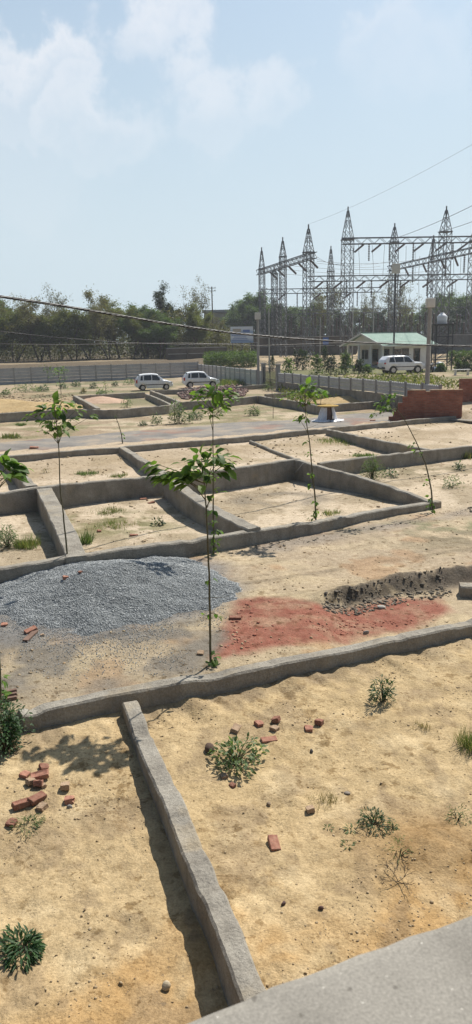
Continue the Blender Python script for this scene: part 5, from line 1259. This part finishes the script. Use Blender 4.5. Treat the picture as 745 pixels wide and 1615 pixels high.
tag(dr, 'brown drum wrapped in white plastic with orange flower strewn top', 'drum')
# ------------------------------------------------------------------ motorcycle and sacks
p = G(680, 588); z = zat(p[0], p[1]); mc_ = empty('motorcycle', (p[0], p[1], z), math.radians(60))
for xx in (-.65, .65):
    m = MB(); m.lathe((xx, 0, .31), [(.22, -.05), (.29, -.05), (.31, 0), (.29, .05), (.22, .05)], 18, 'Y'); w_ = m.build('wheel', M['black'], mc_); m = MB(); m.lathe((xx, 0, .31), [(.03, -.03), (.22, -.02), (.22, .02), (.03, .03)], 10, 'Y'); m.build('rim', M['rim'], w_)
m = MB(); m.lathe((.1, 0, .78), [(.02, -.32), (.13, -.2), (.16, .05), (.1, .25), (.02, .3)], 10, 'X'); m.build('fuel_tank', M['dark_metal'], mc_, True)
m = MB(); m.box((-.4, 0, .80), (.75, .24, .12)); m.build('seat', M['black'], mc_, bevel=.04)
m = MB(); m.bar((-.65, 0, .31), (.1, 0, .42), .08); m.bar((.1, 0, .42), (.45, 0, .9), .07); m.bar((.65, .08, .31), (.45, .08, 1.0), .05); m.bar((.65, -.08, .31), (.45, -.08, 1.0), .05); m.box((.05, 0, .42), (.4, .28, .32)); m.build('frame', M['dark_metal'], mc_)
m = MB(); m.tube([(.35, -.36, 1.06), (.45, -.2, 1.05), (.47, 0, 1.0), (.45, .2, 1.05), (.35, .36, 1.06)], .018, 6); m.build('handlebar', M['dark_metal'], mc_)
m = MB(); m.lathe((.58, 0, .92), [(.05, -.08), (.1, 0), (.1, .06), (.02, .07)], 10, 'X'); m.build('headlight', M['clear_lamp'], mc_)
tag(mc_, 'dark motorcycle standing between the grey pole and the water tank frame', 'motorcycle')
for (px, py, dz, lab) in ((689, 586, 0, 'white filled sack, lower left one of the heap by the tank frame'), (699, 586, 0, 'white filled sack, lower right one of the heap by the tank frame'), (694, 584, .45, 'white filled sack lying on top of the heap by the tank frame')):
    p = G(px, py); m = MB(); m.lathe((0, 0, 0), [(.06, -.48), (.2, -.44), (.27, -.2), (.28, .1), (.24, .38), (.08, .46)], 10, 'X'); o = m.build('white_sack', M['sheet'], smooth=True)
    o.location = (p[0], p[1], zat(p[0], p[1])+.24+dz); o.rotation_euler = (random.uniform(-.2, .2), random.uniform(-.2, .2), random.uniform(0, 3)); o.scale = (1, 1.1, .9); tag(o, lab, 'sack')
p = G(728, 592); m = MB(); m.box((0, 0, .5), (1.6, .5, .08)); m.box((-.6, 0, .22), (.12, .4, .5)); m.box((.6, 0, .22), (.12, .4, .5)); o = m.build('bench_slab', M['box']); o.location = (*p[:2], zat(*p[:2])); tag(o, 'pale slab bench on the grass at the far right', 'bench')
# ------------------------------------------------------------------ switchyard
M['yard_wall'] = noisy('dark_boundary_wall', (.075, .065, .055), (.135, .115, .095), .8, .95, .4, .03, 4, .1)
M['yard_wall_b'] = noisy('grey_boundary_wall', (.13, .13, .13), (.2, .2, .2), .8, .95, .4, .03, 4, .1)
def ywall(label, px0, px1, Y0, Y1, h, mat):
    a, b = onY(px0, 540, Y0), onY(px1, 540, Y1); a[2] = b[2] = 0; L = np.linalg.norm((b-a)[:2]); root = empty('boundary_wall', (a[0], a[1], zat(a[0], a[1])), math.atan2(b[1]-a[1], b[0]-a[0]))
    m = MB(); m.box((L/2, 0, h/2-.3), (L, .3, h+.6)); m.build('masonry', M[mat], root)
    m = MB(); m.box((L/2, 0, h+.05), (L, .42, .12)); m.box((L/2, -.16, h*.5), (L, .06, .12)); m.build('coping', M['post'], root)
    n = int(L/3)
    for i in range(min(n+1, 60)): m = MB(); m.box((L*i/n, -.17, h/2), (.35, .12, h)); m.build('pier', M[mat], root)
    m = MB()
    for i in range(n+1): m.bar((L*i/n, 0, h), (L*i/n, -.25, h+.7), .06)
    for k in (.25, .5, .7): m.bar((0, -.09*k*4*.9, h+k), (L, -.09*k*4*.9, h+k), .035)
    m.build('barbed_wire', M['dark_metal'], root); tag(root, label, 'boundary wall', kind='thing')
ywall('dark brick boundary wall behind the sandy yard', 402, 562, 136, 134, 3.0, 'yard_wall')
ywall('low dark boundary wall behind the second hatchback', 262, 356, 122, 128, 1.7, 'yard_wall')
ywall('grey boundary wall right of the house behind the hedge', 612, 800, 128, 120, 3.0, 'yard_wall_b')
def lattice(m, w0, w1, z0, z1, n, r):
    for i in range(n):
        a, b = i/n, (i+1)/n; wa, wb = w0+(w1-w0)*a, w0+(w1-w0)*b; za, zb = z0+(z1-z0)*a, z0+(z1-z0)*b
        ca = [(sx*wa/2, sy*wa/2, za) for sx, sy in ((-1, -1), (1, -1), (1, 1), (-1, 1))]; cb = [(sx*wb/2, sy*wb/2, zb) for sx, sy in ((-1, -1), (1, -1), (1, 1), (-1, 1))]
        for k in range(4):
            m.bar(ca[k], cb[k], r*1.25); j = (k+1) % 4
            m.bar(ca[k], cb[j], r*.8); m.bar(ca[j], cb[k], r*.8)
            if i % 2 == 0: m.bar(ca[k], ca[j], r*.8)
    return m
def tower(px, ytop, ybody, wpx, Y, label):
    c = onY(px, 540, Y); z0 = zat(c[0], Y)-.2; zt = onY(px, ytop, Y)[2]-z0; zb = onY(px, ybody, Y)[2]-z0
    w = wpx/ppm((c[0], Y, zb+z0)); root = empty('lattice_tower', (c[0], Y, z0), math.radians(random.uniform(12, 22)))
    m = MB(); lattice(m, w*1.05, w, 0, zb, max(6, int(zb/(w*1.05))), .066); m.build('column', M['steel'], root)
    m = MB(); lattice(m, w, .22, zb, zt-.6, max(3, int((zt-zb)/(w*1.1))), .06); m.bar((0, 0, zt-.8), (0, 0, zt), .16); m.build('peak', M['steel'], root)
    m = MB(); m.box((0, 0, zb), (w*1.15, w*1.15, .14)); m.build('head_frame', M['steel'], root)
    tag(root, label, 'lattice tower', 'lattice towers of the switchyard'); return np.array([c[0], Y, 0])
TW = [(414.5, 390, 424, 8, 138, 'leftmost small lattice tower of the slanting gantry'), (447, 374, 405, 9, 128, 'second lattice tower from the left, under the slanting girder'), (486.5, 354, 398, 13, 116, 'third tall lattice tower where the slanting girder ends'),
      (521, 388, 428, 8, 150, 'slender lattice tower alone between the third and the tallest left one'), (546.5, 326, 378, 15, 126, 'tallest lattice tower at the left end of the high girder'), (618, 352, 382, 10, 132, 'lattice tower behind the pale box on the tall pole'),
      (678, 371, 404, 9, 140, 'shorter lattice tower just left of the tall right one'), (696, 325, 366, 14, 124, 'tall lattice tower right of the water tank'), (742, 350, 380, 13, 126, 'lattice tower cut by the right edge of the picture'),
      (434, 420, 432, 8, 134, 'truncated lattice column between the two leftmost towers')]
for tt in TW: tower(*tt)
def insulator(m, a, b, r=.13, n=9):
    a = np.array(a, float); b = np.array(b, float); m.bar(a, b, .07); d = (b-a)
    for i in range(n):
        p_ = a+d*(i+.5)/n; u_ = d/np.linalg.norm(d)*.07; m.tube([p_-u_, p_+u_], [r, r*1.1], 6)
def girder(P0, Y0, P1, Y1, dep, label, hang=(), diag=(), cat='girder'):
    a, b = onY(*P0, Y0), onY(*P1, Y1); L = np.linalg.norm(b-a); root = empty('lattice_girder', a)
    d = (b-a)/L; sdir = np.cross(d, [0, 0, 1.0]); sdir /= np.linalg.norm(sdir); dw = dep/ppm((a+b)/2); m = MB(); n = int(L/(dw*1.1))
    def q(t, s, z): return d*L*t+sdir*s*dw/2+np.array([0, 0, z*dw/2])
    for s in (-1, 1):
        for z in (-1, 1): m.bar(q(0, s, z), q(1, s, z), .10)
        for i in range(n): m.bar(q(i/n, s, -1 if i % 2 else 1), q((i+1)/n, s, 1 if i % 2 else -1), .058)
    for i in range(n):
        for z in (-1, 1): m.bar(q(i/n, -1 if i % 2 else 1, z), q((i+1)/n, 1 if i % 2 else -1, z), .05)
    m.build('truss', M['steel'], root)
    for t in hang:
        k = MB(); insulator(k, q(t, 0, -1), q(t, 0, -1)+np.array([0, 0, -2.6]), .15, 10); k.build('insulator_string', M['insul'], root)
    for t, s in diag:
        k = MB(); insulator(k, q(t, s, -1), q(t, s, -1)+sdir*s*1.7+np.array([0, 0, -1.0])+d*(-1.2), .16, 8); k.build('strain_insulator', M['insul'], root)
    tag(root, label, cat, 'girders of the switchyard'); return a, b
girder((408, 430), 140, (496, 402), 114, 8, 'slanting girder across the three leftmost towers', (), ((.2, -1), (.35, -1), (.55, -1), (.72, -1), (.9, -1)))
girder((540, 380.5), 126, (790, 377), 126, 9, 'highest girder running right from the tallest left tower', (.17, .3, .45, .57, .7, .86), ((.14, -1), (.25, -1), (.4, -1), (.52, -1), (.66, -1), (.8, -1)))
girder((614, 424), 136, (790, 385), 112, 8, 'slanting girder rising to the right edge below the highest one', (.1, .25, .4, .56, .72), ((.15, -1), (.33, -1), (.5, -1), (.62, -1)))
girder((486, 440), 130, (790, 436), 130, 8, 'long level girder midway up the towers', (.1, .2, .33, .48, .62, .75), ((.08, -1), (.18, -1), (.3, -1), (.42, -1), (.53, -1), (.65, -1), (.78, -1)))
girder((412, 460), 150, (602, 457), 150, 7, 'lowest level girder behind the left towers', (.3, .55, .8), ((.2, -1), (.5, -1), (.75, -1)))
def wire(label, pts, r=.03, sag=0, mat='wire', group=None, name='overhead_wire', cat='wire', n=24):
    P = np.array([onY(a, b, Y) for a, b, Y in pts])
    if len(P) == 2:
        t = np.linspace(0, 1, n)[:, None]; P = P[0]*(1-t)+P[1]*t; P[:, 2] -= sag*4*(t*(1-t))[:, 0]
    m = MB(); m.tube(P, r, 5); return tag(m.build(name, M[mat], smooth=True), label, cat, group)
gw_ = 'conductors strung across the switchyard'
i = 0
lab = 'thin dark conductor strung between the left towers and the level girder'
for y0, y1, Y0, Y1, x0, x1 in ((400, 415, 116, 126, 494, 545), (410, 412, 118, 132, 470, 618), (418, 418, 128, 130, 450, 690), (424, 426, 130, 136, 440, 700), (431, 430, 134, 140, 430, 745), (412, 404, 122, 128, 500, 690), (405, 420, 120, 130, 490, 600)):
    wire(lab, [(x0, y0, Y0), (x1, y1, Y1)], .022, .7, group=gw_)
lab = 'thin vertical jumper wire dropping from the high girder'
for px, y0, y1 in ((568, 386, 436), (590, 386, 434), (604, 386, 436), (640, 388, 438), (655, 388, 436), (660, 404, 440), (716, 386, 436), (726, 384, 438), (570, 440, 500), (640, 440, 500), (662, 440, 505), (720, 440, 500)):
    wire(lab, [(px+random.uniform(-3, 3), y0, 127), (px, y1, 130)], .025, 0, group='jumper wires in the switchyard', name='jumper_wire')
wire('upper overhead line climbing to the right edge of the sky', [(620, 377, 132), (800, 296, 90)], .035, .4)
wire('lower overhead line climbing to the right edge of the sky', [(690, 366, 124), (800, 326, 90)], .035, .3)
wire('faint earth wire crossing the sky above the towers', [(486, 354, 116), (800, 196, 70)], .012, .6)
# equipment in the yard
def support_meshes(h1, h2, r):
    m = MB(); m.box((0, 0, h1/2), (.28, .28, h1)); m.bar((-.5, 0, h1), (.5, 0, h1), .16); o = m.build('pedestal', M['steel']); a = o.data; COL.objects.unlink(o); bpy.data.objects.remove(o)
    m = MB(); insulator(m, (0, 0, h1), (0, 0, h1+h2), r, 12); m.lathe((0, 0, h1+h2), [(.1, 0), (.22, .05), (.2, .25), (.05, .3)], 8); o = m.build('insulator_column', M['insul']); b = o.data; COL.objects.unlink(o); bpy.data.objects.remove(o); return a, b
SM = [support_meshes(2.6, 2.4, .17), support_meshes(3.4, 3.2, .2), support_meshes(4.6, 2.6, .16)]
for k in range(52):
    px = 430+k*6.3+random.uniform(-2, 2); Y = random.choice((139, 144, 149, 154, 160, 166)); c = onY(px, 540, Y); a, b = SM[k % 3]
    root = empty('equipment_support', (c[0], Y, zat(c[0], Y)), random.uniform(0, 3)); link('pedestal', a, root); link('insulator_column', b, root)
    tag(root, 'dark insulator column on a steel pedestal in the switchyard', 'equipment support', 'insulator columns standing in the switchyard')
lab = 'level tubular busbar carried over the insulator columns'
for Y, px0, px1, zz in ((139, 450, 600, 7.2), (149, 470, 745, 8.2), (160, 560, 760, 8.6)):
    a, b = onY(px0, 500, Y), onY(px1, 500, Y); m = MB(); m.tube([(a[0], Y, zz+1.8), (b[0], Y, zz+1.8)], .07, 6); tag(m.build('busbar', M['steel']), lab, 'busbar', 'busbars in the switchyard')
# transformer sheds and a flat roofed building far off
p = onY(351, 500, 215); z = zat(p[0], 215); zt = onY(351, 491, 215)[2]-z
fb = empty('flat_roofed_building', (p[0], 215, z)); m = MB(); m.box((0, 0, zt/2-.5), (10, 6, zt)); m.build('wall', noisy('tan_wall', (.3, .25, .18), (.36, .3, .22), .5, .9, 0), fb); m = MB(); m.box((0, 0, zt), (11, 7, .6)); m.build('roof', M['post'], fb)
for k in range(3): m = MB(); m.box((-3+3*k, -3.03, zt*.62), (1.2, .1, 1.3)); m.build('window', M['glass'], fb)
tag(fb, 'distant tan flat roofed building glimpsed right of the wooden pole', 'building')
# ------------------------------------------------------------------ cables in front
cp = [(-260, 432, 13), (-120, 451, 14.3), (0, 467.5, 15.5), (60, 476.5, 16.3), (120, 486, 17.1), (190, 498, 18), (260, 510, 19), (320, 519, 20), (370, 525.5, 20.8), (450, 533, 22), (560, 540, 24), (660, 544, 26), (745, 546, 27.5), (860, 545, 30), (1000, 540, 33)]
C0 = np.array([onY(*c) for c in cp]); 
for _ in range(1):
    tt = np.linspace(0, 1, len(C0)); 
S_ = resample(C0, 400)
for _ in range(30): S_[1:-1] = .25*S_[:-2]+.5*S_[1:-1]+.25*S_[2:]
S_ = resample(S_, 900); L = np.concatenate([[0], np.cumsum(np.linalg.norm(np.diff(S_, axis=0), axis=1))])
T = np.gradient(S_, axis=0); T /= np.linalg.norm(T, axis=1)[:, None]; N1 = np.cross(T, [0, 0, 1.0]); N1 /= np.linalg.norm(N1, axis=1)[:, None]; N2 = np.cross(N1, T)
root = empty('overhead_cable', S_[0])
for k in range(4):
    ph = L*2*math.pi/.62+k*math.pi/2; m = MB()
    m.tube(S_+N1*(np.cos(ph)*.017)[:, None]+N2*(np.sin(ph)*.017)[:, None]-S_[0], .0125, 5)
    m.build('strand', M['cable_b'] if k == 3 else M['cable'], root, True)
tag(root, 'thick twisted black service cable sagging across the whole view', 'cable')
wire('thin slack wire below the twisted cable at the left', [(-120, 512, 26), (-20, 520, 27), (40, 527, 28), (88, 532, 28.5), (140, 536, 29), (200, 540.5, 30), (280, 543, 31), (345, 542.5, 32), (408, 540, 34)], .009, name='service_wire')
wire('second thin wire running level below the twisted cable', [(-120, 540, 30), (54, 543, 31), (120, 543.5, 32), (200, 541.5, 33), (300, 541, 34), (408, 545, 36), (520, 541, 38), (672, 538, 44.5)], .009, name='service_wire', mat='cable_b')
# ------------------------------------------------------------------ light and sky
SUN_EL, SUN_AZ = 52.0, 33.0
sd = Vector((math.sin(math.radians(SUN_AZ))*math.cos(math.radians(SUN_EL)), math.cos(math.radians(SUN_AZ))*math.cos(math.radians(SUN_EL)), math.sin(math.radians(SUN_EL))))
ld = bpy.data.lights.new('sun', 'SUN'); ld.energy = 5.0; ld.angle = math.radians(.6); ld.color = (1, .94, .85)
lo = bpy.data.objects.new('sun', ld); COL.objects.link(lo); lo.rotation_euler = (-sd).to_track_quat('-Z', 'Y').to_euler(); lo.location = (10, 10, 40)
w = bpy.data.worlds.new('World'); scn.world = w; w.use_nodes = True; nt = w.node_tree; nt.nodes.clear()
class WT(NT):
    def __init__(s, t): s.t = t
t = WT(nt)
sky = t.n('ShaderNodeTexSky', sky_type='NISHITA'); sky.sun_disc = False; sky.sun_elevation = math.radians(SUN_EL); sky.sun_rotation = math.radians(SUN_AZ)
sky.altitude = 200; sky.air_density = 1.2; sky.dust_density = 2.5; sky.ozone_density = 1.5
tc = t.n('ShaderNodeTexCoord').outputs['Generated']; sp = t.n('ShaderNodeSeparateXYZ'); t.l(tc, sp.inputs[0])
zc = sp.outputs['Z']
cz = t.math('ADD', t.math('MAXIMUM', zc, 0), .22)
cx = t.math('DIVIDE', sp.outputs['X'], cz); cy = t.math('DIVIDE', sp.outputs['Y'], cz)
cv = t.n('ShaderNodeCombineXYZ'); t.l(cx, cv.inputs[0]); t.l(cy, cv.inputs[1])
HAZE = (6.1, 7.25, 7.95); CLOUD = (8.7, 8.8, 9.15)
hz = t.ramp(zc, [(.0, (.96, .96, .96)), (.12, (.90, .90, .90)), (.24, (.72, .72, .72)), (.36, (.5, .5, .5)), (.6, (.2, .2, .2))])
toward = t.math('ADD', t.math('MULTIPLY', sp.outputs['X'], math.sin(math.radians(SUN_AZ))), t.math('MULTIPLY', sp.outputs['Y'], math.cos(math.radians(SUN_AZ))))
side_ = t.n('ShaderNodeMapRange', interpolation_type='SMOOTHSTEP'); t.l(toward, side_.inputs['Value'])
for k, v in (('From Min', -.3), ('From Max', .6), ('To Min', .2), ('To Max', 1.0)): side_.inputs[k].default_value = v
hazec = t.mix(side_.outputs['Result'], (0, 0, 0), HAZE)
c = t.mix(hz, t.mix(1.0, sky.outputs[0], (.8, .95, 1.05), 'MULTIPLY'), hazec)
# broken cumulus: noise on the direction, with heaped tops
wob = t.noise(tc, 14.0, 9, .6); low = t.noise(tc, 3.2, 3, .5)
def blob(d, r0, r1, amp=.20):
    vm = t.n('ShaderNodeVectorMath', operation='DISTANCE'); t.l(tc, vm.inputs[0]); vm.inputs[1].default_value = d
    dist = t.math('ADD', vm.outputs['Value'], t.math('MULTIPLY', t.math('ADD', wob, -.5), -amp))
    mr = t.n('ShaderNodeMapRange', interpolation_type='SMOOTHSTEP'); t.l(dist, mr.inputs['Value'])
    for k, v in (('From Min', r1), ('From Max', r0), ('To Min', 0.0), ('To Max', 1.0)): mr.inputs[k].default_value = v
    return mr.outputs['Result']
def dirp(px, py):
    d = ray(px, py); return tuple(d/np.linalg.norm(d))
msk = None
for px, py, r0, r1, amt in ((10, 150, .05, .085, .75), (70, 150, .04, .07, .75), (130, 205, .03, .065, .6), (200, 225, .03, .07, .45), (240, 60, .03, .07, .75), (300, 110, .025, .065, .6), (340, 165, .03, .075, .62), (410, 165, .02, .06, .45), (20, 250, .05, .16, .35), (640, 90, .02, .10, .28), (-60, 120, .03, .10, .7), (232, 22, .012, .045, .6), (620, 60, .02, .06, .35), (680, 110, .02, .08, .3)):
    b_ = t.math('SUBTRACT', blob(dirp(px, py), r0, r1), t.math('MULTIPLY', blob(dirp(px+14, py+75), r0*.8, r1*1.5), .72)); b_ = t.math('MULTIPLY', t.math('MAXIMUM', b_, t.math('MULTIPLY', blob(dirp(px, py), r0, r1), .12)), amt*1.0)
    msk = b_ if msk is None else t.math('MAXIMUM', msk, b_)
msk = t.math('MULTIPLY', msk, t.math('MULTIPLY_ADD', low, .9, .55), clamp=True)
c = t.mix(msk, c, CLOUD)
bg = t.n('ShaderNodeBackground'); bg.inputs['Strength'].default_value = .082; t.l(c, bg.inputs['Color'])
wo = t.n('ShaderNodeOutputWorld'); t.l(bg.outputs[0], wo.inputs['Surface'])
scn.view_settings.exposure = 0.38
# ------------------------------------------------------------------ air
HAZE_ON = True
if HAZE_ON:
    m = MB(); m.box((0, 150, 23), (700, 560, 56)); t = NT('haze'); pv = t.n('ShaderNodeVolumePrincipled'); pv.inputs['Color'].default_value = (.86, .92, 1, 1); pv.inputs['Density'].default_value = .0004; pv.inputs['Anisotropy'].default_value = .3
    t.l(pv.outputs[0], t.out.inputs['Volume']); o = m.build('haze', t.m); tag(o, 'thin pale dusty air over the plots and trees', 'haze', kind='stuff')
scn.cycles.use_denoising = True
scn.cycles.max_bounces = 6; scn.cycles.volume_bounces = 0; scn.cycles.transparent_max_bounces = 8
